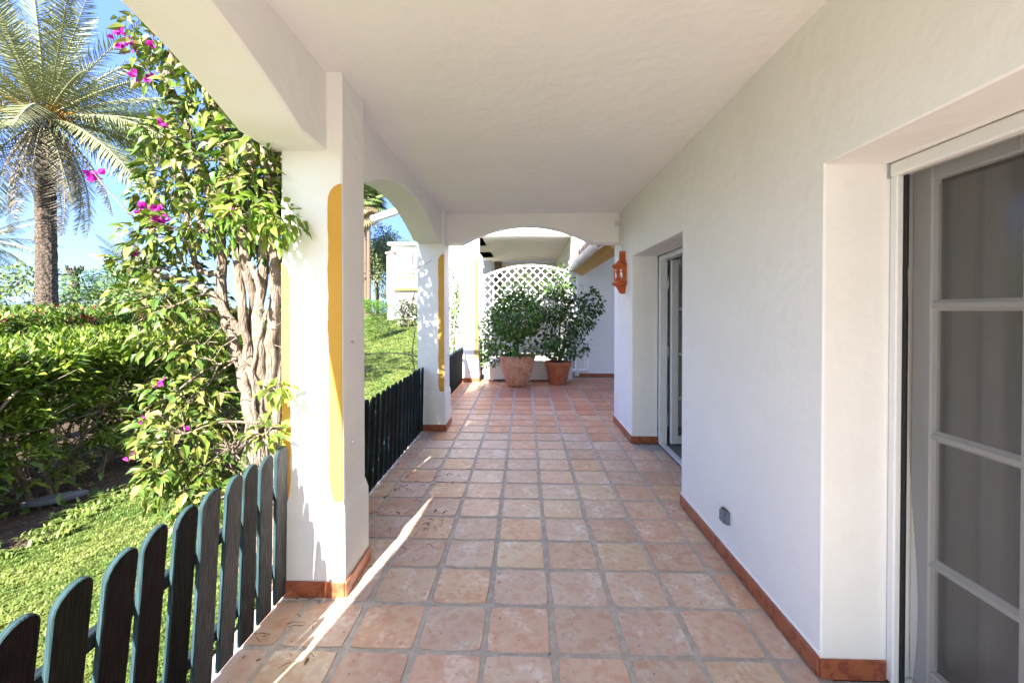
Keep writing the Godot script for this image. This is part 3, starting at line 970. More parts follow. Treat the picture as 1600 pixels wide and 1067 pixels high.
func make_pots():
	var p1 := thing("potted_ball_tree", "ball shaped green shrub in the large pale terracotta pot", "potted plant", V(-0.15, 0, -8.42))
	var mb := MB.new()
	mb.lathe([Vector2(0, 0.0), Vector2(0.16, 0.0), Vector2(0.18, 0.01), Vector2(0.235, 0.12), Vector2(0.29, 0.28), Vector2(0.33, 0.45), Vector2(0.35, 0.57), Vector2(0.362, 0.585), Vector2(0.362, 0.605), Vector2(0.35, 0.617), Vector2(0.325, 0.61), Vector2(0.315, 0.55), Vector2(0.0, 0.545)], Vector3.ZERO, 40)
	build(mb, "pot", M.pot_pale, p1)
	mb = MB.new()
	mb.lathe([Vector2(0.31, 0.552), Vector2(0.1, 0.57), Vector2(0.0, 0.572)], Vector3.ZERO, 20)
	build(mb, "soil", M.soil, p1)
	mb = MB.new()
	mb.tube([V(0, 0.55, 0), V(0.012, 0.8, 0.01), V(-0.01, 1.1, 0), V(0.01, 1.5, 0)], [0.024, 0.02, 0.018, 0.01], 8)
	for i in 14:
		var d := V(rr(-1, 1), rr(-0.2, 1), rr(-1, 1)).normalized()
		mb.tube([V(0, rr(1.0, 1.35), 0), V(0, 1.3, 0) + d * 0.2, V(0, 1.36, 0) + d * rr(0.35, 0.5)], [0.009, 0.006, 0.003], 5, false)
	build(mb, "trunk", M.bark_brown, p1)
	var cl := []
	cl.append([V(-0.02, 1.38, 0), V(0.5, 0.46, 0.48), 2600])
	cl.append([V(-0.1, 1.75, 0), V(0.3, 0.3, 0.3), 420])
	cl.append([V(-0.45, 1.1, 0.05), V(0.35, 0.4, 0.35), 420])
	cl.append([V(0.25, 1.85, -0.1), V(0.22, 0.35, 0.25), 300])
	cl.append([V(-0.3, 0.85, 0.05), V(0.35, 0.25, 0.35), 240])
	cl.append([V(0.1, 0.72, 0.1), V(0.35, 0.14, 0.3), 260])
	foliage(p1, "foliage", cl, leaf_mesh(0.075, 0.045, 0.25, 0.5, 2), [Color(0.075, 0.145, 0.025), Color(0.1, 0.18, 0.03), Color(0.14, 0.215, 0.038), Color(0.05, 0.1, 0.02)], M.leaf, 0.75, 0.45)
	var p2 := thing("potted_shrub", "dark glossy shrub in the smaller brown terracotta pot", "potted plant", V(0.68, 0, -8.7))
	mb = MB.new()
	mb.lathe([Vector2(0, 0.0), Vector2(0.175, 0.0), Vector2(0.18, 0.008), Vector2(0.245, 0.36), Vector2(0.268, 0.362), Vector2(0.276, 0.45), Vector2(0.268, 0.462), Vector2(0.245, 0.46), Vector2(0.235, 0.4), Vector2(0, 0.4)], Vector3.ZERO, 36)
	build(mb, "pot", M.pot_dark, p2)
	mb = MB.new()
	mb.lathe([Vector2(0.233, 0.405), Vector2(0.0, 0.42)], Vector3.ZERO, 20)
	build(mb, "soil", M.soil, p2)
	mb = MB.new()
	for e in [V(-0.25, 1.5, 0.0), V(0.1, 2.0, -0.1), V(0.6, 1.75, 0.05), V(0.3, 1.2, 0.2), V(0.45, 1.4, -0.1), V(-0.1, 1.2, 0.2)]:
		mb.tube([V(rr(-0.05, 0.05), 0.4, rr(-0.05, 0.05)), V(e.x * 0.35, 0.4 + (e.y - 0.4) * 0.5, e.z * 0.4), e], [0.018, 0.013, 0.006], 6)
	build(mb, "stems", M.bark_brown, p2)
	cl = []
	cl.append([V(-0.05, 1.05, 0.05), V(0.42, 0.5, 0.35), 800])
	cl.append([V(-0.1, 1.6, 0.0), V(0.36, 0.4, 0.3), 520])
	cl.append([V(0.02, 2.05, -0.1), V(0.3, 0.36, 0.25), 380])
	cl.append([V(0.42, 1.4, 0.05), V(0.34, 0.4, 0.28), 480])
	cl.append([V(0.68, 1.65, 0.05), V(0.22, 0.28, 0.2), 240])
	cl.append([V(0.25, 0.8, 0.1), V(0.36, 0.26, 0.3), 300])
	foliage(p2, "foliage", cl, leaf_mesh(0.085, 0.05, 0.2, 0.35, 2), [Color(0.035, 0.08, 0.018), Color(0.055, 0.115, 0.022), Color(0.1, 0.17, 0.03), Color(0.03, 0.06, 0.015)], M.leaf_dull, 0.55, 0.4)
	var tp := thing("trough_plants", "leafy trailing plant growing in the white trough planter", "plant", V(-0.6, 0.33, -9.13))
	foliage(tp, "foliage", [[V(-0.1, 0.12, 0.05), V(0.3, 0.2, 0.2), 260], [V(0.5, 0.1, 0.0), V(0.3, 0.15, 0.15), 160], [V(-0.25, 0.5, 0.02), V(0.2, 0.4, 0.1), 160]], leaf_mesh(0.07, 0.04, 0.2, 0.4, 2), [Color(0.05, 0.1, 0.02), Color(0.09, 0.15, 0.03)], M.leaf, 0.4, 0.4)

func leaf_mesh(l: float, w: float, fold: float, curl: float, seg: int) -> ArrayMesh:
	# pointed leaf along +z, folded on its midrib and drooping
	var mid := []
	var le := []
	var ri := []
	for i in seg + 2:
		var t := float(i) / (seg + 1)
		var hw := w * 0.5 * sin(PI * pow(t, 0.75))
		var y := -curl * l * t * t * 0.6
		mid.append(V(0, y, l * t))
		le.append(V(-hw, y + hw * fold, l * t))
		ri.append(V(hw, y + hw * fold, l * t))
	var mb := MB.new()
	var n := func(i: int, s: float) -> Vector3: return V(-s * fold, 1.0, curl * 1.2 * float(i) / (seg + 1)).normalized()
	for i in seg + 1:
		if i > 0:
			mb.stri(mid[i], le[i], mid[i + 1], n.call(i, -1), n.call(i, -1), n.call(i + 1, -1))
			mb.stri(mid[i], ri[i], mid[i + 1], n.call(i, 1), n.call(i, 1), n.call(i + 1, 1))
		if i < seg:
			mb.stri(mid[i + 1], le[i], le[i + 1], n.call(i + 1, -1), n.call(i, -1), n.call(i + 1, -1)) if i > 0 else mb.stri(mid[0], le[1], mid[1], n.call(0, -1), n.call(1, -1), n.call(1, -1))
			mb.stri(mid[i + 1], ri[i], ri[i + 1], n.call(i + 1, 1), n.call(i, 1), n.call(i + 1, 1)) if i > 0 else mb.stri(mid[0], ri[1], mid[1], n.call(0, 1), n.call(1, 1), n.call(1, 1))
	return mb.mesh()

func aim(dir: Vector3, roll: float) -> Basis:
	# basis whose +z follows dir, upright as far as it can be
	var z := dir.normalized()
	var x := Vector3.UP.cross(z)
	if x.length() < 0.05:
		x = Vector3.RIGHT
	x = x.normalized()
	return Basis(x, z.cross(x), z) * Basis(Vector3.BACK, roll)

func leaf_spots(clusters: Array, cols: Array, bias: float, droop: float) -> Array:
	# transforms and colours of leaves spread through ellipsoids [centre, radii, count]
	var xf := []
	var cc := []
	for c in clusters:
		for i in int(c[2]):
			var d := V(rr(-1, 1), rr(-1, 1), rr(-1, 1))
			while d.length() > 1.0 or d.length() < 0.05:
				d = V(rr(-1, 1), rr(-1, 1), rr(-1, 1))
			var r := d.length()
			d = d / r
			r = lerpf(r, 1.0, bias * rng.randf()) * rr(0.88, 1.12)
			var p: Vector3 = c[0] + d * r * c[1]
			var out := (d + V(rr(-0.8, 0.8), rr(-0.6, 0.7) - droop, rr(-0.8, 0.8))).normalized()
			var b := aim(out, rr(-0.9, 0.9)).scaled(Vector3.ONE * rr(0.5, 1.3))
			xf.append(Transform3D(b, p))
			var k: Color = cols[rng.randi_range(0, cols.size() - 1)]
			var q := rr(0.8, 1.25)
			cc.append(Color(k.r * q, k.g * q, k.b * q))
	return [xf, cc]

func foliage(parent: Node, called: String, clusters: Array, mesh: Mesh, cols: Array, m: Material, bias := 0.6, droop := 0.3) -> MeshInstance3D:
	var s := leaf_spots(clusters, cols, bias, droop)
	return merged(called, mesh, m, s[0], s[1], parent)

func merged(called: String, mesh: Mesh, m: Material, xf: Array, cc: Array, parent: Node) -> MeshInstance3D:
	# all leaves of one crown as a single mesh, coloured leaf by leaf
	var src := mesh.surface_get_arrays(0)
	var sv: PackedVector3Array = src[Mesh.ARRAY_VERTEX]
	var sn: PackedVector3Array = src[Mesh.ARRAY_NORMAL]
	var n := sv.size()
	var vv := PackedVector3Array()
	var nn := PackedVector3Array()
	var co := PackedColorArray()
	vv.resize(n * xf.size())
	nn.resize(n * xf.size())
	co.resize(n * xf.size())
	for i in xf.size():
		var t: Transform3D = xf[i]
		var c: Color = cc[i]
		c.a = 1.0
		var b := t.basis.orthonormalized()
		for k in n:
			vv[i * n + k] = t * sv[k]
			nn[i * n + k] = b * sn[k]
			co[i * n + k] = c
	var ar := []
	ar.resize(Mesh.ARRAY_MAX)
	ar[Mesh.ARRAY_VERTEX] = vv
	ar[Mesh.ARRAY_NORMAL] = nn
	ar[Mesh.ARRAY_COLOR] = co
	var am := ArrayMesh.new()
	am.add_surface_from_arrays(Mesh.PRIMITIVE_TRIANGLES, ar)
	return put(called, am, m, parent)

func smooth_path(pts: Array, n: int) -> Array:
	var c := Curve3D.new()
	for i in pts.size():
		var t: Vector3 = (pts[min(i + 1, pts.size() - 1)] - pts[max(i - 1, 0)]) / 6.0
		c.add_point(pts[i], -t, t)
	var out := []
	for i in n + 1:
		out.append(c.sample_baked(c.get_baked_length() * i / n, true))
	return out

func make_vine():
	var v := thing("bougainvillea", "bougainvillea climbing the near pillar with bare trunks and magenta flowers", "climber")
	var trunks := [
		[V(-1.66, -0.05, -2.40), V(-1.69, 0.33, -2.41), V(-1.74, 0.48, -2.41), V(-1.62, 0.72, -2.34), V(-1.48, 0.87, -2.33), V(-1.41, 1.06, -2.30), V(-1.40, 1.31, -2.30), V(-1.39, 1.62, -2.32), V(-1.36, 2.03, -2.26), V(-1.43, 2.37, -2.34), V(-1.46, 2.9, -2.3), V(-1.55, 3.5, -2.3)],
		[V(-1.42, -0.05, -2.36), V(-1.40, 0.63, -2.31), V(-1.44, 0.94, -2.34), V(-1.45, 1.24, -2.28), V(-1.48, 1.55, -2.33), V(-1.45, 1.80, -2.32), V(-1.45, 2.14, -2.27), V(-1.58, 2.54, -2.38), V(-1.62, 3.2, -2.4)],
		[V(-1.52, -0.05, -2.38), V(-1.48, 0.53, -2.29), V(-1.53, 0.95, -2.31), V(-1.66, 1.22, -2.41), V(-1.74, 1.52, -2.41), V(-1.74, 1.81, -2.39), V(-1.72, 2.05, -2.33), V(-1.87, 2.38, -2.35), V(-1.96, 2.62, -2.39), V(-2.04, 2.80, -2.38), V(-2.00, 3.02, -2.40), V(-1.9, 3.6, -2.4)],
		[V(-1.47, -0.05, -2.42), V(-1.45, 0.53, -2.30), V(-1.56, 1.07, -2.41), V(-1.58, 1.45, -2.34), V(-1.59, 1.73, -2.31), V(-1.62, 2.05, -2.31), V(-1.68, 2.34, -2.33), V(-1.7, 2.9, -2.35)],
		[V(-1.55, -0.05, -2.33), V(-1.51, 0.60, -2.30), V(-1.61, 1.22, -2.42), V(-1.55, 1.52, -2.39), V(-1.53, 1.73, -2.30), V(-1.60, 2.16, -2.33), V(-1.72, 2.53, -2.37), V(-1.76, 2.9, -2.31), V(-1.8, 3.7, -2.3)],
		[V(-1.4, -0.05, -2.3), V(-1.39, 0.74, -2.32), V(-1.38, 1.09, -2.33), V(-1.39, 1.52, -2.35), V(-1.345, 1.93, -2.26), V(-1.4, 2.5, -2.2)],
		[V(-1.34, -0.05, -2.4), V(-1.325, 0.7, -2.38), V(-1.33, 1.2, -2.42), V(-1.32, 1.7, -2.38), V(-1.32, 2.2, -2.36), V(-1.42, 2.6, -2.3)],  # stem added to close the sunlit gap beside the pillar
		[V(-1.60, 1.37, -2.35), V(-1.75, 1.59, -2.32), V(-1.91, 1.67, -2.38), V(-2.14, 1.70, -2.40)],
		[V(-1.74, 1.81, -2.37), V(-1.84, 1.96, -2.40), V(-1.93, 2.17, -2.37), V(-2.05, 2.37, -2.30)],
		[V(-1.73, 1.70, -2.38), V(-1.89, 1.74, -2.42), V(-1.94, 1.89, -2.41), V(-1.95, 2.11, -2.40), V(-1.91, 2.30, -2.33)],
		[V(-1.42, 1.5, -2.3), V(-1.46, 1.2, -2.24), V(-1.43, 0.9, -2.22), V(-1.4, 0.5, -2.24)],
		[V(-1.5, 1.75, -2.28), V(-1.43, 1.65, -2.24), V(-1.4, 1.5, -2.22)],
	]
	var rad := [0.028, 0.03, 0.03, 0.026, 0.028, 0.024, 0.03, 0.02, 0.014, 0.016, 0.01, 0.016]
	for i in trunks.size():
		var pts := smooth_path(trunks[i], trunks[i].size() * 6)
		var rd := []
		for k in pts.size():
			pts[k] += V(rr(-1, 1), rr(-1, 1), rr(-1, 1)) * 0.006
			rd.append(rad[i] * lerpf(1.15, 0.62, float(k) / pts.size()) * rr(0.88, 1.14))
		var mb := MB.new()
		mb.tube(pts, rd, 9)
		build(mb, "trunk" if i < 7 else "branch", M.bark_pale, v)
	var cl := [[-2.17,3.12,-2.43,0.10],[-2.11,3.02,-2.47,0.10],[-1.88,2.75,-2.37,0.12],[-2.20,2.87,-2.45,0.07],[-1.73,2.65,-2.39,0.14],[-1.88,2.57,-2.37,0.14],[-1.87,2.40,-2.18,0.10],[-1.42,2.37,-2.12,0.11],[-1.68,2.30,-2.23,0.15],[-2.05,2.32,-2.43,0.14],[-1.43,2.21,-2.22,0.11],[-1.66,2.15,-2.31,0.14],[-2.01,2.20,-2.45,0.12],[-2.19,2.18,-2.47,0.10],[-1.23,1.95,-2.12,0.08],[-1.38,1.98,-2.08,0.10],[-1.66,1.96,-2.21,0.12],[-1.84,1.93,-2.22,0.13],[-1.98,1.89,-2.22,0.11],[-2.27,1.78,-2.44,0.11],[-2.07,1.74,-2.40,0.14],[-2.02,1.57,-2.20,0.10],[-1.86,1.52,-2.19,0.13],[-1.92,1.58,-2.48,0.10],[-1.96,1.34,-2.29,0.12],[-1.78,1.31,-2.27,0.10],[-1.87,1.06,-2.21,0.12],[-1.82,1.04,-2.33,0.13],[-1.96,0.93,-2.22,0.10],[-1.76,0.88,-2.36,0.11],[-1.68,0.89,-2.05,0.12],[-1.87,0.84,-2.08,0.08],[-1.86,0.70,-2.19,0.12],[-1.79,0.64,-2.28,0.13],[-1.83,0.68,-2.06,0.07],[-1.79,0.55,-2.18,0.12],[-1.56,0.54,-2.07,0.09],[-1.25,1.10,-2.10,0.05],[-1.32,0.87,-2.12,0.06],[-1.79,0.41,-2.24,0.07],[-1.46,2.15,-2.19,0.09]]
	var tw := MB.new()
	var spots := []
	for c in cl:
		var ctr := V(c[0], c[1], c[2])
		var near: Vector3 = ctr
		var best := 9.0
		for t in trunks:
			for p in t:
				if (p - ctr).length() < best and p.y < ctr.y + 0.3:
					best = (p - ctr).length()
					near = p
		tw.tube(smooth_path([near, near.lerp(ctr, 0.5) + V(rr(-0.04, 0.04), 0.03, rr(-0.04, 0.04)), ctr, ctr + (ctr - near).normalized() * c[3] * 0.8], 8), [0.008, 0.008, 0.007, 0.006, 0.006, 0.005, 0.004, 0.003, 0.002], 5, false)
		var k := int(20 + 6200 * c[3] * c[3])
		spots.append([ctr, V(c[3] * 1.3, c[3] * 1.05, c[3] * 1.3), k])
		for i in 3:
			var d := V(rr(-1, 1), rr(-0.6, 1), rr(-1, 1)).normalized()
			tw.tube([ctr, ctr + d * c[3] * 0.7, ctr + d * c[3] * 1.3 + V(0, -0.02, 0)], [0.004, 0.003, 0.002], 4, false)
	# dry hanging twigs among the trunks
	for i in 46:
		var a := V(rr(-1.78, -1.36), rr(0.4, 2.2), rr(-2.35, -2.18))
		var d2 := V(rr(-0.2, 0.2), rr(-0.2, 0.15), rr(-0.05, 0.12))
		tw.tube([a, a + d2 * 0.5 + V(rr(-0.03, 0.03), rr(-0.03, 0.03), 0), a + d2], [0.004, 0.003, 0.0015], 4, false)
	build(tw, "twigs", M.bark_pale, v)
	var tones := [Color(0.115, 0.155, 0.022), Color(0.15, 0.175, 0.034), Color(0.075, 0.125, 0.02), Color(0.055, 0.1, 0.018), Color(0.18, 0.17, 0.05)]
	var s := leaf_spots(spots, tones, 0.35, 0.35)
	var greens := leaf_spots([[V(-1.5, 2.2, -2.25), V(0.22, 0.42, 0.16), 180], [V(-1.23, 1.95, -2.12), V(0.1, 0.14, 0.08), 46], [V(-1.36, 2.05, -2.14), V(0.1, 0.25, 0.08), 60]], [Color(0.07, 0.15, 0.02), Color(0.09, 0.18, 0.025), Color(0.05, 0.11, 0.018)], 0.3, 0.4)
	s[0].append_array(greens[0])
	s[1].append_array(greens[1])
	# the 300 leaves nearest the lens are leaves of their own, in five tints
	var order := range(s[0].size())
	var key := []
	for i in s[0].size():
		key.append((s[0][i].origin - V(0, 1.5, 0)).length())
	order.sort_custom(func(a, b): return key[a] < key[b])
	var big := leaf_mesh(0.06, 0.032, 0.45, 0.8, 2)
	var lm := []
	for t in tones:
		var m := leafy(Color(0.5, 0.62, 0.2), 0.42)
		m.vertex_color_use_as_albedo = false
		m.albedo_color = t.linear_to_srgb()
		lm.append(m)
	var xf := []
	var cc := []
	for i in order.size():
		var k: int = order[i]
		if i < 300:
			put("leaf", big, lm[k % 5], v, s[0][k])
		else:
			xf.append(s[0][k])
			cc.append(s[1][k])
	# crown above the beam, plus hidden leaf clumps added to shade the second pillar
	var high := []
	for i in 30:
		high.append([V(rr(-1.95, -1.45), rr(2.75, 4.6), rr(-2.6, -2.2)), V(0.2, 0.24, 0.2), 110])
	for i in 34:
		high.append([V(rr(-1.95, -1.45), rr(1.9, 3.1), rr(-3.0, -2.6)), V(0.18, 0.2, 0.16), 100])
	for i in 16:
		high.append([V(rr(-1.5, -1.36), rr(0.9, 2.3), rr(-2.75, -2.5)), V(0.1, 0.16, 0.1), 70])  # unseen leaves added to block sun between pillar and stems
	var s2 := leaf_spots(high, tones, 0.3, 0.3)
	xf.append_array(s2[0])
	cc.append_array(s2[1])
	var fo := merged("foliage", big, M.leaf, xf, cc, v)
	fo.set_meta("kind", "stuff")
	var bm := leaf_mesh(0.034, 0.03, 0.3, -0.5, 2)
	for f in [[-2.12,2.92,-2.20,6],[-2.00,2.74,-2.20,2],[-2.05,2.74,-2.20,2],[-1.98,2.90,-2.20,1],[-1.92,2.49,-2.20,1],[-2.03,2.04,-2.20,3],[-1.94,2.04,-2.20,3],[-1.92,1.97,-2.20,3],[-1.98,1.96,-2.20,4],[-2.09,1.82,-2.20,3],[-2.29,2.21,-2.20,3],[-1.53,2.02,-2.20,1],[-1.96,1.11,-2.20,2],[-2.01,0.91,-2.20,4],[-1.82,0.88,-2.20,1],[-2.09,0.73,-2.20,2]]:
		var mb2 := MB.new()
		for i in int(f[3]) * 3 + 3:
			var d3 := V(rr(-1, 1), rr(-1, 1), rr(-1, 1)).normalized()
			var p: Vector3 = V(rr(-1, 1), rr(-1, 1), rr(-1, 1)) * 0.0066 * float(f[3])
			mb2.st.append_from(bm, 0, Transform3D(aim(d3, rr(-3, 3)).scaled(Vector3.ONE * rr(0.8, 1.2)), p))
		var pm := leafy(Color(0.7, 0.2, 0.6), 0.6)
		var o := put("flower", mb2.mesh(), M.petal_own, v, Transform3D(Basis.IDENTITY, V(f[0], f[1], f[2])))
	var st := MB.new()
	st.tube(smooth_path([V(-1.95, 1.93, -2.3), V(-2.05, 1.95, -2.25), V(-2.18, 2.1, -2.2), V(-2.3, 2.24, -2.2)], 8), [0.006, 0.006, 0.005, 0.005, 0.004, 0.004, 0.003, 0.003, 0.002], 5)
	build(st, "branch", M.bark_pale, v)

func ground_y(x: float, z: float) -> float:
	var y := -0.035
	if z < -5.0:
		y += 0.052 * (-z - 5.0) * smoothstep(5.0, 9.0, -z)
	y = min(y, 1.15)
	if x > -1.4 and z > -16.0 and z < 8.0:
		y = min(y, -0.25)
	var far := Vector2(x, z).length()
	return y + (0.0 if far < 40.0 else -0.004 * (far - 40.0))

func sheet(x0: float, x1: float, z0: float, z1: float, step: float, lift: float, inside: Callable) -> MB:
	var mb := MB.new()
	var nx := int(ceil((x1 - x0) / step))
	var nz := int(ceil((z1 - z0) / step))
	var P := func(i: int, j: int) -> Vector3:
		var x: float = x0 + (x1 - x0) * i / nx
		var z: float = z0 + (z1 - z0) * j / nz
		return V(x, ground_y(x, z) + lift + 0.012 * sin(x * 3.1 + z * 1.7) * sin(z * 2.3), z)
	var N := func(p: Vector3) -> Vector3:
		var e := 0.1
		return V(ground_y(p.x - e, p.z) - ground_y(p.x + e, p.z), 2 * e, ground_y(p.x, p.z - e) - ground_y(p.x, p.z + e)).normalized()
	for i in nx:
		for j in nz:
			var a: Vector3 = P.call(i, j)
			var b: Vector3 = P.call(i + 1, j)
			var c: Vector3 = P.call(i + 1, j + 1)
			var d: Vector3 = P.call(i, j + 1)
			if not inside.call((a + c) / 2):
				continue
			mb.squad(a, b, c, d, N.call(a), N.call(b), N.call(c), N.call(d))
	return mb

func lawn_edge(z: float) -> float:
	# the lawn lies right of this line
	if z > -4.5:
		return -3.2 + 0.05 * sin(z * 4.0) + 0.03 * sin(z * 11.0)
	return lerpf(-3.2, -9.5, smoothstep(4.5, 16.0, -z)) + 0.06 * sin(z * 3.0)

func make_ground():
	var g := MB.new()
	var ring := [-260.0, -120.0, -60.0, -34.0, -24.0, -18.0, -14.0, -11.0, -9.0, -7.5, -6.0, -5.0, -4.0, -3.0, -2.2, -1.41, -1.39, 0.0, 3.0, 8.0, 20.0, 60.0, 200.0]
	var rz := [-400.0, -200.0, -100.0, -60.0, -40.0, -30.0, -26.0, -22.0, -18.0, -16.01, -15.99, -14.0, -11.0, -9.0, -8.0, -7.0, -6.0, -5.0, -3.0, 0.0, 7.9, 8.1, 20.0, 60.0, 150.0]
	for i in ring.size() - 1:
		for j in rz.size() - 1:
			var q := func(x, z): return V(x, ground_y(x, z) - 0.02, z)
			g.quad(q.call(ring[i], rz[j]), q.call(ring[i + 1], rz[j]), q.call(ring[i + 1], rz[j + 1]), q.call(ring[i], rz[j + 1]), Vector3.UP)
	tag(build(g, "ground", M.ground, self), "", "", "", "structure")
	var so := sheet(-6.5, -2.9, -9.0, 5.0, 0.16, 0.0, func(p): return p.x < lawn_edge(p.z) + 0.25)
	tag(build(so, "soil_bed", M.soil, self), "", "", "", "structure")
	var la := sheet(-3.4, -1.37, -6.0, 8.0, 0.12, 0.016, func(p): return p.x > lawn_edge(p.z))
	var lf := sheet(-16.0, -1.37, -27.0, -6.0, 0.5, 0.016, func(p): return p.x > lawn_edge(p.z) - 0.2)
	la.st.append_from(lf.mesh(), 0, Transform3D.IDENTITY)
	tag(build(la, "lawn", M.lawn, self), "", "", "", "structure")
	# grass tufts
	var tuft := MB.new()
	for i in 9:
		var a := rr(0, TAU)
		var o := V(rr(-0.012, 0.012), 0, rr(-0.012, 0.012))
		var d := V(cos(a), 0, sin(a))
		var s := V(-sin(a), 0, cos(a)) * rr(0.0016, 0.0028)
		var h := rr(0.014, 0.034)
		var m1 := o + d * h * 0.4 + Vector3.UP * h * 0.75
		var e := o + d * h * rr(0.8, 1.3) + Vector3.UP * h * rr(0.6, 1.0)
		tuft.quad(o - s, o + s, m1 + s, m1 - s, Vector3.UP)
		tuft.tri(m1 - s, m1 + s, e, Vector3.UP)
	var tm := tuft.mesh()
	var xf := []
	var cc := []
	var tn := FastNoiseLite.new()
	tn.seed = 6
	tn.frequency = 1.6
	var add := func(x: float, z: float, k: float):
		xf.append(Transform3D(Basis(Vector3.UP, rr(0, TAU)).scaled(V(k, k * rr(0.7, 1.2), k)), V(x, ground_y(x, z) + 0.012 + 0.012 * sin(x * 3.1 + z * 1.7) * sin(z * 2.3), z)))
		var w := smoothstep(-0.5, 0.6, tn.get_noise_2d(x, z) + rr(-0.35, 0.35))
		cc.append(Color(0.09, 0.145, 0.023).lerp(Color(0.2, 0.235, 0.055), w) * rr(0.75, 1.2))
	for i in 42000:
		var z := rr(-6.0, -0.6)
		var x := rr(-3.3, -1.38)
		if x > lawn_edge(z) - 0.05:
			add.call(x, z, rr(0.7, 1.3))
	for i in 46000:
		var z := -6.0 - 18.0 * pow(rng.randf(), 1.8)
		var x := rr(-9.5, -1.4)
		if x > lawn_edge(z):
			add.call(x, z, rr(1.0, 1.6) * (1.0 + (-6.0 - z) * 0.05))
	for i in 420:
		var z := rr(-5.0, -1.2)
		add.call(lawn_edge(z) + rr(-0.22, 0.06), z, rr(1.5, 3.2))
	var gr := multi("grass", tm, M.grass, xf, cc, self)
	tag(gr, "short green lawn grass growing beyond the picket fences", "grass", "", "stuff")
	# weeds and litter on the soil bed
	var wd := []
	for i in 60:
		var z := rr(-6.0, -1.6)
		var x := lawn_edge(z) - rr(0.15, 1.6)
		wd.append([V(x, ground_y(x, z) + 0.04, z), V(0.07, 0.05, 0.07), 9])
	var wo := foliage(self, "weeds", wd, leaf_mesh(0.07, 0.03, 0.2, 0.4, 2), [Color(0.07, 0.13, 0.02), Color(0.1, 0.17, 0.03)], M.leaf, 0.4, -0.1)
	tag(wo, "low green weeds sprouting from the dark soil bed", "weeds", "", "stuff")
	var lit := MB.new()
	var lm := leaf_mesh(0.035, 0.014, 0.3, 0.6, 2)
	for i in 700:
		var z := rr(-6.0, -1.0)
		var x := lawn_edge(z) - rr(-0.05, 1.7)
		lit.st.append_from(lm, 0, Transform3D(Basis.from_euler(V(rr(-0.4, 0.4), rr(0, TAU), rr(-0.5, 0.5))), V(x, ground_y(x, z) + 0.018, z)))
	tag(build(lit, "leaf_litter", M.bark_brown, self), "dry brown leaf litter scattered over the soil bed", "leaf litter", "", "stuff")
	var slab := thing("stone_slab", "long grey stone slab lying on the soil under the hedge", "stone", V(-3.72, ground_y(-3.7, -3.3) + 0.02, -3.25))
	var sp := PackedVector2Array()
	for i in 18:
		var t := TAU * i / 18.0
		sp.append(Vector2(0.17 * cos(t) * (1.0 + 0.12 * sin(t * 2 + 1.0)), 0.07 * sin(t)))
	var smb := MB.new()
	smb.extrude(sp, Vector3.ZERO, V(0.72, 0, -0.69), V(0.69, 0, 0.72), Vector3.UP, 0.045, 0.012)
	build(smb, "stone", M.grey_stone, slab)
	# cable lying across the far lawn
	var hose := thing("garden_hose", "thin dark hose lying across the sunlit lawn", "hose")
	var hp := []
	var hr := []
	for i in 30:
		var x := -5.2 + 3.6 * i / 29.0
		var z := -11.4 + 0.25 * sin(i * 0.35) + 0.02 * i
		hp.append(V(x, ground_y(x, z) + 0.055, z))
		hr.append(0.013)
	var hm := MB.new()
	hm.tube(hp, hr, 6)
	build(hm, "tube", M.black, hose)
	# twigs blown onto the tiles
	var tw := MB.new()
	for i in 60:
		var p := V(rr(-1.15, -0.55), 0.008, rr(-3.9, -2.6))
		if rng.randf() < 0.3:
			p = V(rr(-1.2, -0.9), 0.008, rr(-2.1, -1.4))
		var d := V(rr(-1, 1), 0, rr(-1, 1)).normalized() * rr(0.02, 0.09)
		tw.tube([p, p + d * 0.5 + V(rr(-0.015, 0.015), 0.012, rr(-0.015, 0.015)), p + d + V(0, 0.004, 0)], [0.0016, 0.0018, 0.001], 4, false)
		if i % 3 == 0:
			tw.st.append_from(lm, 0, Transform3D(Basis.from_euler(V(rr(-0.3, 0.3), rr(0, TAU), rr(-0.4, 0.4))), p + d * 0.5 + V(0, 0.006, 0)))
	for i in 90:
		var p2 := V(-1.25 + 0.12 * pow(rng.randf(), 2.0), 0.006, rr(-5.1, -1.3))
		tw.st.append_from(lm, 0, Transform3D(Basis.from_euler(V(rr(-0.3, 0.3), rr(0, TAU), rr(-0.4, 0.4))).scaled(Vector3.ONE * rr(0.4, 0.9)), p2))
	for i in 26:
		var p3 := V(rr(-1.1, 1.1), 0.005, rr(-9.0, -1.7))
		tw.st.append_from(lm, 0, Transform3D(Basis.from_euler(V(0, rr(0, TAU), rr(-0.3, 0.3))).scaled(Vector3.ONE * rr(0.25, 0.6)), p3))
	tag(build(tw, "twig_litter", M.bark_dry, self), "dry twigs and leaf bits on the tiles beside the pillar", "twigs", "", "stuff")

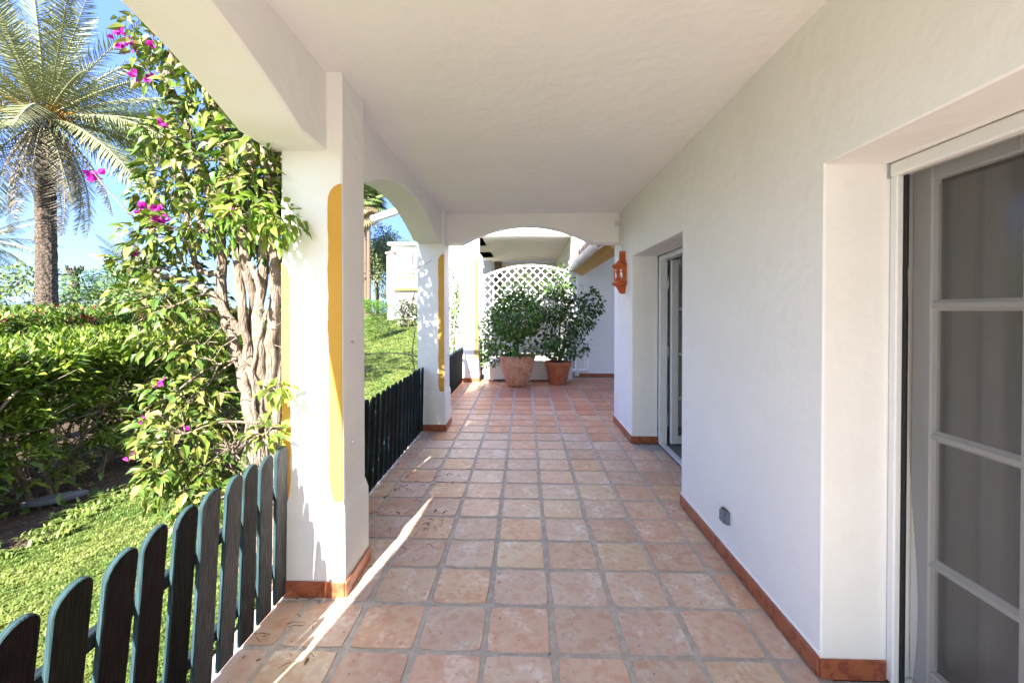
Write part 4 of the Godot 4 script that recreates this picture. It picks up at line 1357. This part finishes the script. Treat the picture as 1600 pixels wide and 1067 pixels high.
func hedge(label: String, x0: float, x1: float, za: float, zb: float, y0: float, y1: float, n: int, me: Mesh, tones: Array, stems: int, group := "", red := 0.0):
	var h := thing("hedge", label, "hedge", V((x0 + x1) / 2, ground_y((x0 + x1) / 2, (za + zb) / 2), (za + zb) / 2), group)
	var o := h.position
	var nz := FastNoiseLite.new()
	nz.seed = int(x0 * 10) + 50
	nz.frequency = 0.9
	var xf := []
	var cc := []
	for i in n:
		var z := rr(zb, za)
		var u := rng.randf()
		var b := nz.get_noise_2d(z * 1.3, 3.0) * 0.18 + nz.get_noise_2d(z * 4.0, 9.0) * 0.1
		var p: Vector3
		var out: Vector3
		if u < 0.5:
			var x := rr(x0, x1)
			p = V(x, y1 + b + nz.get_noise_2d(x * 2.0, z * 2.0) * 0.16 - 0.3 * pow(rng.randf(), 2.0), z)
			out = V(rr(-0.7, 0.7), rr(0.3, 1.2), rr(-0.7, 0.7))
		else:
			var y := lerpf(y0, y1 + b, pow(rng.randf(), 0.62))
			p = V(x1 + nz.get_noise_2d(y * 3.0, z * 2.2) * 0.3 - 0.28 * pow(rng.randf(), 1.6) - 0.12 * smoothstep(y1 - 0.25, y1, y), y, z)
			out = V(rr(0.1, 1.1), rr(-0.3, 0.9), rr(-0.8, 0.8))
			if nz.get_noise_2d(y * 4.0 + 20.0, z * 3.0) > -0.12 + 0.8 * (y - y0) / (y1 - y0):
				continue
		xf.append(Transform3D(aim(out, rr(-0.6, 0.6)).scaled(Vector3.ONE * rr(0.6, 1.25)), p - o))
		var k: Color = tones[rng.randi_range(0, tones.size() - 1)]
		if rng.randf() < red and nz.get_noise_2d(p.x * 2.0 + 7.0, p.z * 2.0) > 0.2:
			k = Color(0.2, 0.05, 0.03)
		cc.append(k * rr(0.8, 1.25))
	merged("foliage", me, M.leaf, xf, cc, h)
	for i in stems:
		var z := rr(zb, za)
		var x := x1 - rr(0.1, 0.7)
		var a := V(x, ground_y(x, z) - 0.05, z) - o
		var e := a + V(rr(-0.2, 0.35), (y1 - 0.1) * rr(0.75, 1.0), rr(-0.35, 0.35))
		var mb := MB.new()
		var path := smooth_path([a, a.lerp(e, 0.35) + V(rr(-0.06, 0.06), 0, rr(-0.08, 0.08)), a.lerp(e, 0.7) + V(rr(-0.05, 0.05), 0, rr(-0.05, 0.05)), e], 9)
		var r0 := rr(0.009, 0.024)
		var rd := []
		for k in path.size():
			rd.append(r0 * lerpf(1.0, 0.45, k / 9.0))
		mb.tube(path, rd, 6, false)
		for q in 4:
			var s: Vector3 = path[rng.randi_range(4, 9)]
			mb.tube([s, s + V(rr(-0.06, 0.12), rr(0.06, 0.16), rr(-0.1, 0.1)), s + V(rr(-0.08, 0.22), rr(0.15, 0.3), rr(-0.18, 0.18))], [r0 * 0.45, r0 * 0.3, 0.003], 4, false)
		build(mb, "stem", M.bark_pale, h)
	# dark inner twigs
	var tw := MB.new()
	for i in stems * 6:
		var z := rr(zb, za)
		var a := V(x1 - rr(0.0, 0.8), rr(0.1, y1 - 0.2), z) - o
		var d := V(rr(-0.3, 0.3), rr(0.05, 0.4), rr(-0.3, 0.3))
		tw.tube([a, a + d * 0.5 + V(0.02, 0, 0.02), a + d], [0.006, 0.004, 0.002], 4, false)
	if stems > 0:
		build(tw, "twigs", M.bark_brown, h)

func make_hedges():
	var lance := leaf_mesh(0.1, 0.03, 0.3, 0.3, 1)
	var oval := leaf_mesh(0.065, 0.034, 0.25, 0.35, 1)
	var big_oval := leaf_mesh(0.1, 0.05, 0.25, 0.35, 1)
	var tones := [Color(0.155, 0.205, 0.026), Color(0.2, 0.245, 0.036), Color(0.11, 0.165, 0.022), Color(0.075, 0.125, 0.018)]
	hedge("long bright green hedge with bare stems along the soil bed", -5.4, -3.72, -0.8, -8.2, 0.06, 1.16, 74000, lance, tones, 110)
	hedge("taller green hedge with reddish shoots behind the first hedge", -10.5, -6.7, -2.0, -13.0, 0.2, 1.45, 42000, big_oval, [Color(0.11, 0.16, 0.024), Color(0.14, 0.19, 0.032), Color(0.075, 0.125, 0.02)], 0, "", 0.6)
	hedge("clipped green hedge on the lawn near the slim palms", -8.0, -5.2, -13.8, -17.0, 0.4, 1.8, 9000, oval, [Color(0.09, 0.17, 0.02), Color(0.12, 0.21, 0.03)], 0)
	hedge("dark red leaved hedge before the far white building", -13.5, -9.0, -20.0, -23.5, 0.8, 2.35, 2600, oval, [Color(0.05, 0.03, 0.025), Color(0.07, 0.06, 0.03)], 0)
	# climber by the far pillar
	var c := thing("climbing_shrub", "bright green climbing shrub beside the far sunlit pillar", "climber", V(-1.62, 0, -9.35))
	var mb := MB.new()
	for i in 6:
		mb.tube([V(rr(-0.2, 0.2), 0, rr(-0.1, 0.1)), V(rr(-0.2, 0.2), 1.0, rr(-0.1, 0.1)), V(rr(-0.15, 0.25), 2.2, rr(-0.1, 0.1))], [0.016, 0.012, 0.005], 6)
	build(mb, "stems", M.bark_pale, c)
	var sp := []
	for i in 26:
		sp.append([V(rr(-0.35, 0.24), 0.4 + 2.1 * i / 26.0, rr(-0.1, 0.15)), V(0.2, 0.16, 0.16), 46])
	foliage(c, "foliage", sp, leaf_mesh(0.085, 0.045, 0.25, 0.4, 1), [Color(0.1, 0.19, 0.02), Color(0.15, 0.24, 0.03), Color(0.06, 0.12, 0.018)], M.leaf, 0.4, 0.4)
	# thin creeper on the outer edge of the far pillar
	var cr := thing("thin_creeper", "thin leafless creeper stem climbing the second pillar edge", "climber", V(-1.38, 0, -5.24))
	mb = MB.new()
	var pts := []
	var rd := []
	for i in 30:
		pts.append(V(0.02 * sin(i * 0.9), i * 0.08, 0.015 * cos(i * 1.3)))
		rd.append(0.009 - 0.0002 * i)
	mb.tube(pts, rd, 6)
	mb.tube([V(0.0, 2.0, 0.01), V(0.12, 2.05, 0.03), V(0.24, 2.12, 0.04)], [0.004, 0.003, 0.002], 5)
	mb.tube([V(0.0, 0.5, 0.01), V(0.03, 0.6, 0.03), V(0.06, 0.68, 0.04)], [0.004, 0.003, 0.002], 5)
	build(mb, "stem", M.bark_pale, cr)

func frond_mesh(l: float, droop: float, pairs: int, leaflet: float, tone_a: Color, tone_b: Color, ragged := 0.0) -> ArrayMesh:
	# feather frond along +z, bending down, vertex colours along it
	var mb := MB.new()
	var p := func(t: float) -> Vector3:
		var a := droop * t
		return V(0, -l * 0.5 * droop * t * t, l * t * (1.0 - 0.16 * droop * droop * t * t))
	mb.st.set_color(tone_b)
	var pts := []
	var rd := []
	for i in 9:
		pts.append(p.call(i / 8.0))
		rd.append(lerpf(0.03, 0.004, i / 8.0) * l / 3.0)
	mb.tube(pts, rd, 4, false)
	for i in pairs:
		var t := 0.1 + 0.9 * float(i) / pairs
		var c: Vector3 = p.call(t)
		var d: Vector3 = (p.call(min(1.0, t + 0.02)) - p.call(t - 0.02)).normalized()
		var upv := d.cross(Vector3.RIGHT).normalized() * -1.0
		if upv.y < 0 and droop < 0.5: upv = -upv
		var ll := leaflet * sin(PI * clampf(0.12 + t * 0.86, 0, 1)) * rr(0.85, 1.1) + leaflet * 0.12
		for s in [-1.0, 1.0]:
			if rng.randf() < ragged: continue
			var out: Vector3 = (Vector3.RIGHT * s * rr(0.75, 0.95) + d * rr(0.5, 0.75) + upv * rr(0.1, 0.5)).normalized()
			var w: Vector3 = d * 0.011 * l / 3.0 * rr(0.9, 1.4)
			var m1: Vector3 = c + out * ll * 0.55
			var e: Vector3 = c + out * ll + Vector3.DOWN * ll * rr(0.05, 0.3)
			mb.st.set_color(tone_a.lerp(tone_b, rr(0, 0.6)))
			mb.quad(c - w, c + w, m1 + w, m1 - w, upv)
			mb.tri(m1 - w, m1 + w, e, upv)
	return mb.mesh()

func palm_trunk(h: float, r0: float, r1: float, rings: int, bump: float, flare := 0.0) -> MB:
	var mb := MB.new()
	var seg := 22
	var P := []
	for i in rings + 1:
		var row := []
		var t := float(i) / rings
		for k in seg:
			var ph := float(k) / seg
			var saw := fposmod(i * 0.5 + k * 0.37, 1.0)
			var r := lerpf(r0, r1, t) + bump * (0.6 * saw + 0.4 * rng.randf()) + flare * smoothstep(0.9, 1.0, t)
			row.append(V(cos(TAU * ph) * r, h * t + bump * 0.5 * rr(-1, 1), sin(TAU * ph) * r))
		P.append(row)
	for i in rings:
		for k in seg:
			var j := (k + 1) % seg
			var hint := V(cos(TAU * (k + 0.5) / seg), 0, sin(TAU * (k + 0.5) / seg))
			mb.quad(P[i][k], P[i][j], P[i + 1][j], P[i + 1][k], hint)
	return mb

func feather_palm(label: String, at: Vector3, h: float, r: float, fl: float, count: int, group: String):
	var p := thing("date_palm", label, "palm tree", at, group)
	build(palm_trunk(h, r * 1.12, r * 0.9, int(h * 8), r * 0.34, r * 0.35), "trunk", M.palm_bark, p)
	var ga := Color(0.13, 0.15, 0.065)
	var gb := Color(0.27, 0.26, 0.14)
	var da := Color(0.2, 0.155, 0.1)
	var db := Color(0.3, 0.25, 0.17)
	var ups := []
	for d in [0.25, 0.5, 0.8, 1.05]:
		ups.append(frond_mesh(fl, d, 62, fl * 0.155, ga, gb))
	var dead := [frond_mesh(fl * 0.8, 0.5, 50, fl * 0.12, da, db, 0.15), frond_mesh(fl * 0.75, 0.7, 50, fl * 0.11, da, ga, 0.1)]
	for i in count:
		var t := float(i) / count
		var az := i * 2.39996 + rr(-0.2, 0.2)
		var el := lerpf(1.45, -0.35, pow(t, 0.9)) + rr(-0.1, 0.1)
		var me: Mesh = ups[clampi(int(t * 4.0), 0, 3)]
		var dir := V(cos(az) * cos(el), sin(el), sin(az) * cos(el))
		put("frond", me, M.frond, p, Transform3D(aim(dir, rr(-0.5, 0.5)).scaled(Vector3.ONE * rr(0.88, 1.1)), V(cos(az), 0, sin(az)) * r * 0.5 + V(0, h + r * 0.9 * (1.0 - t), 0)))
	for i in int(count * 0.38):
		var az := i * 2.39996 + 1.0
		var el := rr(-1.25, -0.7)
		var dir := V(cos(az) * cos(el), sin(el), sin(az) * cos(el))
		var o := put("dry_frond", dead[i % 2], M.frond, p, Transform3D(aim(dir, rr(-0.5, 0.5)).scaled(Vector3.ONE * rr(0.7, 1.05)), V(cos(az), 0, sin(az)) * r * 0.9 + V(0, h - 0.1, 0)))
	# orange fruit stalks and frond bases
	var fs := MB.new()
	fs.st.set_color(Color(0.42, 0.21, 0.02))
	for i in 220:
		var az := rr(0, TAU)
		var a := V(cos(az), 0, sin(az)) * r * 0.8 + V(0, h + rr(-0.1, 0.35) * r * 2.0, 0)
		var e := a + V(cos(az + rr(-0.4, 0.4)), rr(-0.3, 0.5), sin(az + rr(-0.4, 0.4))) * rr(0.3, 0.75) * fl / 3.0
		fs.tube([a, a.lerp(e, 0.6) + V(0, 0.06, 0), e + V(0, -0.08, 0)], [0.012, 0.009, 0.005], 4, false)
	build(fs, "fruit_stalks", M.frond, p)
	return p

func fan_palm(label: String, at: Vector3, h: float, r: float, cr: float, group: String, lean := 0.0):
	var p := thing("fan_palm", label, "palm tree", at, group)
	var mb := MB.new()
	var pts := []
	var rd := []
	for i in 15:
		pts.append(V(lean * pow(i / 14.0, 2.0), h * i / 14.0, 0))
		rd.append(lerpf(r * 1.3, r * 0.8, i / 14.0) * rr(0.95, 1.05))
	mb.tube(pts, rd, 10)
	build(mb, "trunk", M.bark_brown, p)
	var top := V(lean, h, 0)
	var fan := func(a: Color, b: Color) -> ArrayMesh:
		var f := MB.new()
		f.st.set_color(b)
		f.tube([Vector3.ZERO, V(0, 0, cr * 0.5)], [0.025, 0.015], 4, false)
		for k in 17:
			var t := (k - 8) / 8.0 * 1.45
			f.st.set_color(a.lerp(b, rng.randf()))
			var d := V(sin(t), 0, cos(t))
			var s := V(cos(t), 0, -sin(t)) * cr * 0.05
			var c := V(0, 0, cr * 0.5)
			var m1 := c + d * cr * 0.35 + V(0, 0.03 * (k % 2), 0)
			f.quad(c - s * 0.3, c + s * 0.3, m1 + s, m1 - s, Vector3.UP)
			f.tri(m1 - s, m1 + s, c + d * cr * 0.66 + V(0, -cr * 0.18, 0), Vector3.UP)
		return f.mesh()
	var live: ArrayMesh = fan.call(Color(0.07, 0.11, 0.03), Color(0.13, 0.17, 0.05))
	var dry: ArrayMesh = fan.call(Color(0.28, 0.22, 0.12), Color(0.2, 0.15, 0.08))
	for i in 54:
		var t := i / 54.0
		var az := i * 2.39996
		var el := lerpf(1.4, -1.35, t)
		var dir := V(cos(az) * cos(el), sin(el), sin(az) * cos(el))
		put("fan_leaf", live if t < 0.66 else dry, M.frond, p, Transform3D(aim(dir, rr(-0.4, 0.4)).scaled(Vector3.ONE * rr(0.8, 1.1)), top + V(0, -t * cr * 0.6, 0)))

func broad_tree(called: String, label: String, at: Vector3, h: float, cr: Vector3, n: int, lobes: int, tones: Array, leaf: Mesh, group := "", cat := "tree"):
	var p := thing(called, label, cat, at, group)
	var mb := MB.new()
	var c := V(0, h - cr.y * 0.8, 0)
	mb.tube([Vector3(0, -0.2, 0), V(0.05, h * 0.25, 0.02), V(-0.04, h * 0.5, 0), c + V(0, cr.y * 0.3, 0)], [h * 0.03, h * 0.024, h * 0.018, h * 0.006], 8)
	var sp := []
	for i in lobes:
		var d := V(rr(-1, 1), rr(-0.75, 1), rr(-1, 1))
		d = d.normalized() * pow(rng.randf(), 0.4)
		var q := c + d * cr
		var k := rr(0.24, 0.4)
		sp.append([q, cr * k, int(n / lobes)])
		mb.tube([c - V(0, cr.y * 0.5, 0), c.lerp(q, 0.5) - V(0, cr.y * 0.12, 0), q], [h * 0.011, h * 0.007, h * 0.002], 5, false)
	build(mb, "trunk", M.bark_brown, p)
	foliage(p, "crown", sp, leaf, tones, M.leaf_dull, 0.4, 0.1)

func make_trees():
	feather_palm("large date palm with silvery fronds behind the hedges", V(-12.2, ground_y(-12.2, -10.5), -10.5), 6.05, 0.165, 3.6, 50, "date palms in the garden")
	feather_palm("smaller date palm cut by the picture's left edge, far beyond the hedge", V(-21.6, ground_y(-21, -16), -16.0), 3.5, 0.26, 2.4, 34, "date palms in the garden")
	feather_palm("pale distant palm half hidden behind the bougainvillea", V(-23.0, 0.9, -24.5), 2.7, 0.3, 2.6, 26, "date palms in the garden")
	var st := thing("palm_stump", "bare leafless palm trunk standing beyond the hedge", "palm trunk", V(-23.6, 0.6, -21.6))
	build(palm_trunk(3.0, 0.2, 0.17, 24, 0.05, 0.12), "trunk", M.palm_bark, st)
	var cap := MB.new()
	for i in 40:
		var az := rr(0, TAU)
		cap.tube([V(cos(az) * 0.2, 2.9, sin(az) * 0.2), V(cos(az) * 0.36, 3.0 + rr(0, 0.3), sin(az) * 0.36)], [0.06, 0.03], 5)
	build(cap, "frond_stubs", M.palm_bark, st)
	fan_palm("tall fan palm with shaggy crown seen through the second arch", V(-10.75, 1.1, -29.0), 8.3, 0.12, 1.35, "tall fan palms by the white building")
	fan_palm("tall slim fan palm half hidden by the sunlit pillar's edge", V(-11.75, 1.1, -31.0), 9.2, 0.12, 1.4, "tall fan palms by the white building")
	var small := leaf_mesh(0.2, 0.09, 0.2, 0.3, 1)
	var needle := leaf_mesh(0.42, 0.035, 0.1, 0.2, 1)
	broad_tree("pine_tree", "soft green pine crown between the palm and the bougainvillea", V(-17.5, 0.6, -19.5), 10.4, V(2.0, 2.0, 2.0), 9000, 34, [Color(0.09, 0.13, 0.03), Color(0.12, 0.16, 0.04)], needle)
	broad_tree("feathery_tree", "small feathery green tree on the skyline beyond the hedge", V(-21.5, 0.4, -22.0), 3.1, V(2.6, 0.9, 2.0), 3800, 22, [Color(0.08, 0.15, 0.05), Color(0.1, 0.18, 0.07)], small)
	broad_tree("round_bush", "pale green bush behind the hedge left of the palm trunk", V(-20.0, 0.2, -14.8), 2.6, V(4.5, 1.2, 2.2), 6500, 26, [Color(0.1, 0.15, 0.04), Color(0.14, 0.19, 0.06)], small, "", "bush")
	broad_tree("low_bush", "olive green bush on the skyline right of the palm trunk", V(-16.4, 0.3, -17.5), 2.0, V(3.0, 0.9, 2.0), 4200, 22, [Color(0.1, 0.15, 0.04), Color(0.13, 0.18, 0.05)], small, "", "bush")
	broad_tree("broad_tree", "olive green tree left of the far white building", V(-11.6, 1.0, -33.0), 6.3, V(2.6, 2.6, 2.2), 15000, 40, [Color(0.1, 0.14, 0.05), Color(0.16, 0.18, 0.08), Color(0.08, 0.11, 0.04)], small)
	broad_tree("broad_tree", "darker tree behind the slim palms and clipped hedge", V(-15.4, 1.0, -34.0), 5.2, V(2.8, 2.2, 2.2), 12000, 34, [Color(0.08, 0.12, 0.04), Color(0.12, 0.16, 0.06)], small)
	broad_tree("flowering_bush", "small flowering bush in front of the far white building", V(-5.35, 0.7, -19.3), 1.15, V(0.55, 0.6, 0.55), 2200, 18, [Color(0.08, 0.12, 0.04), Color(0.13, 0.15, 0.08), Color(0.3, 0.27, 0.24)], leaf_mesh(0.12, 0.06, 0.2, 0.3, 1), "", "bush")
	broad_tree("shade_tree", "garden tree standing outside the picture whose shade falls on the lawn", V(-6.6, 0.0, 1.0), 9.0, V(2.1, 1.5, 1.8), 3600, 26, [Color(0.06, 0.1, 0.03), Color(0.09, 0.13, 0.04)], small)

func make_far_building():
	var b := thing("apartment_building", "white two storey building with mauve shutters across the lawn", "building", V(-6.9, ground_y(-6.9, -24), -24.0))
	var mb := MB.new()
	mb.box(V(1.9, 2.1, -3), V(5.2, 4.2, 6), 0.03)
	build(mb, "wall", M.plaster, b)
	mb = MB.new()
	mb.box(V(-0.62, 1.85, 0.2), V(0.36, 3.75, 0.5), 0.02)
	build(mb, "pier", M.plaster, b)
	for y in [2.38, 1.72]:
		mb = MB.new()
		mb.box(V(1.8, y, 0.12), V(4.4, 0.07, 0.3), 0.01)
		build(mb, "ochre_band", M.ochre, b)
	mb = MB.new()
	mb.box(V(1.8, 2.05, 0.09), V(4.4, 0.5, 0.24), 0.01)
	build(mb, "balcony", M.plaster, b)
	for y in [3.25, 0.95]:
		for x in [0.35, 1.7]:
			mb = MB.new()
			mb.box(V(x + 0.05, y, 0.05), V(1.25, 1.25, 0.06), 0.01)
			var sh := build(mb, "shutter", M.mauve, b)
			for k in 12:
				mb = MB.new()
				mb.box(V(x + 0.05, y - 0.56 + k * 0.1, 0.09), V(1.2, 0.07, 0.02), 0.004, Basis(Vector3.RIGHT, 0.3))
				build(mb, "slat", M.mauve, sh)
	mb = MB.new()
	mb.box(V(1.9, 4.3, -2.9), V(5.5, 0.16, 6.3), 0.03)
	build(mb, "roof", M.plaster, b)
	var rt := MB.new()
	rt.box(V(-0.62, 3.78, 0.25), V(0.5, 0.1, 0.6), 0.02, Basis(Vector3.BACK, 0.2))
	build(rt, "tile_cap", M.roof_tile, b)
	var rp := thing("roof_plant", "small green plant on the roof of the far white building", "plant", V(-6.4, ground_y(-6.9, -24) + 4.36, -23.8))
	foliage(rp, "foliage", [[V(0, 0.1, 0), V(0.3, 0.16, 0.2), 200]], leaf_mesh(0.12, 0.05, 0.2, 0.3, 1), [Color(0.12, 0.2, 0.02), Color(0.2, 0.25, 0.04)], M.leaf, 0.4, 0.0)

func _ready():
	rng.seed = 20
	# camera: level lens shifted upwards
	var cam := Camera3D.new()
	cam.name = "camera"
	cam.projection = Camera3D.PROJECTION_FRUSTUM
	cam.near = 0.05
	cam.far = 900.0
	cam.size = cam.near * 1067.0 / 665.0
	cam.frustum_offset = Vector2(0.0, -cam.near * (533.5 - 492.0) / 665.0)
	cam.position = V(0, 1.5, 0)
	cam.rotation = V(deg_to_rad(-0.6), deg_to_rad(1.72), 0)
	add_child(cam)
	cam.make_current()
	# clear sky and sun
	var env := Environment.new()
	env.background_mode = Environment.BG_SKY
	env.sky = Sky.new()
	var sky := PhysicalSkyMaterial.new()
	sky.energy_multiplier = 2.8
	sky.turbidity = 20.0
	sky.mie_eccentricity = 0.6
	sky.rayleigh_color = Color(0.14, 0.26, 0.85)
	sky.ground_color = Color(0.2, 0.2, 0.14)
	env.sky.sky_material = sky
	env.tonemap_mode = Environment.TONE_MAPPER_LINEAR
	env.tonemap_exposure = 6.1
	env.sdfgi_enabled = true
	env.ssao_enabled = true
	env.ssil_enabled = true
	var we := WorldEnvironment.new()
	we.name = "environment"
	we.environment = env
	add_child(we)
	var sun := DirectionalLight3D.new()
	sun.name = "sun"
	sun.light_energy = 1.6
	sun.light_color = Color(1.0, 0.98, 0.95)
	sun.light_angular_distance = 0.5
	sun.shadow_enabled = true
	sun.look_at_from_position(Vector3.ZERO, V(0.172, -0.727, -1.0))
	add_child(sun)
	make_materials()
	make_villa()
	make_floor()
	make_fences()
	make_ground()
	make_neighbour()
	make_far_building()
	make_vine()
	make_hedges()
	make_trees()
	make_pots()
	make_fittings()
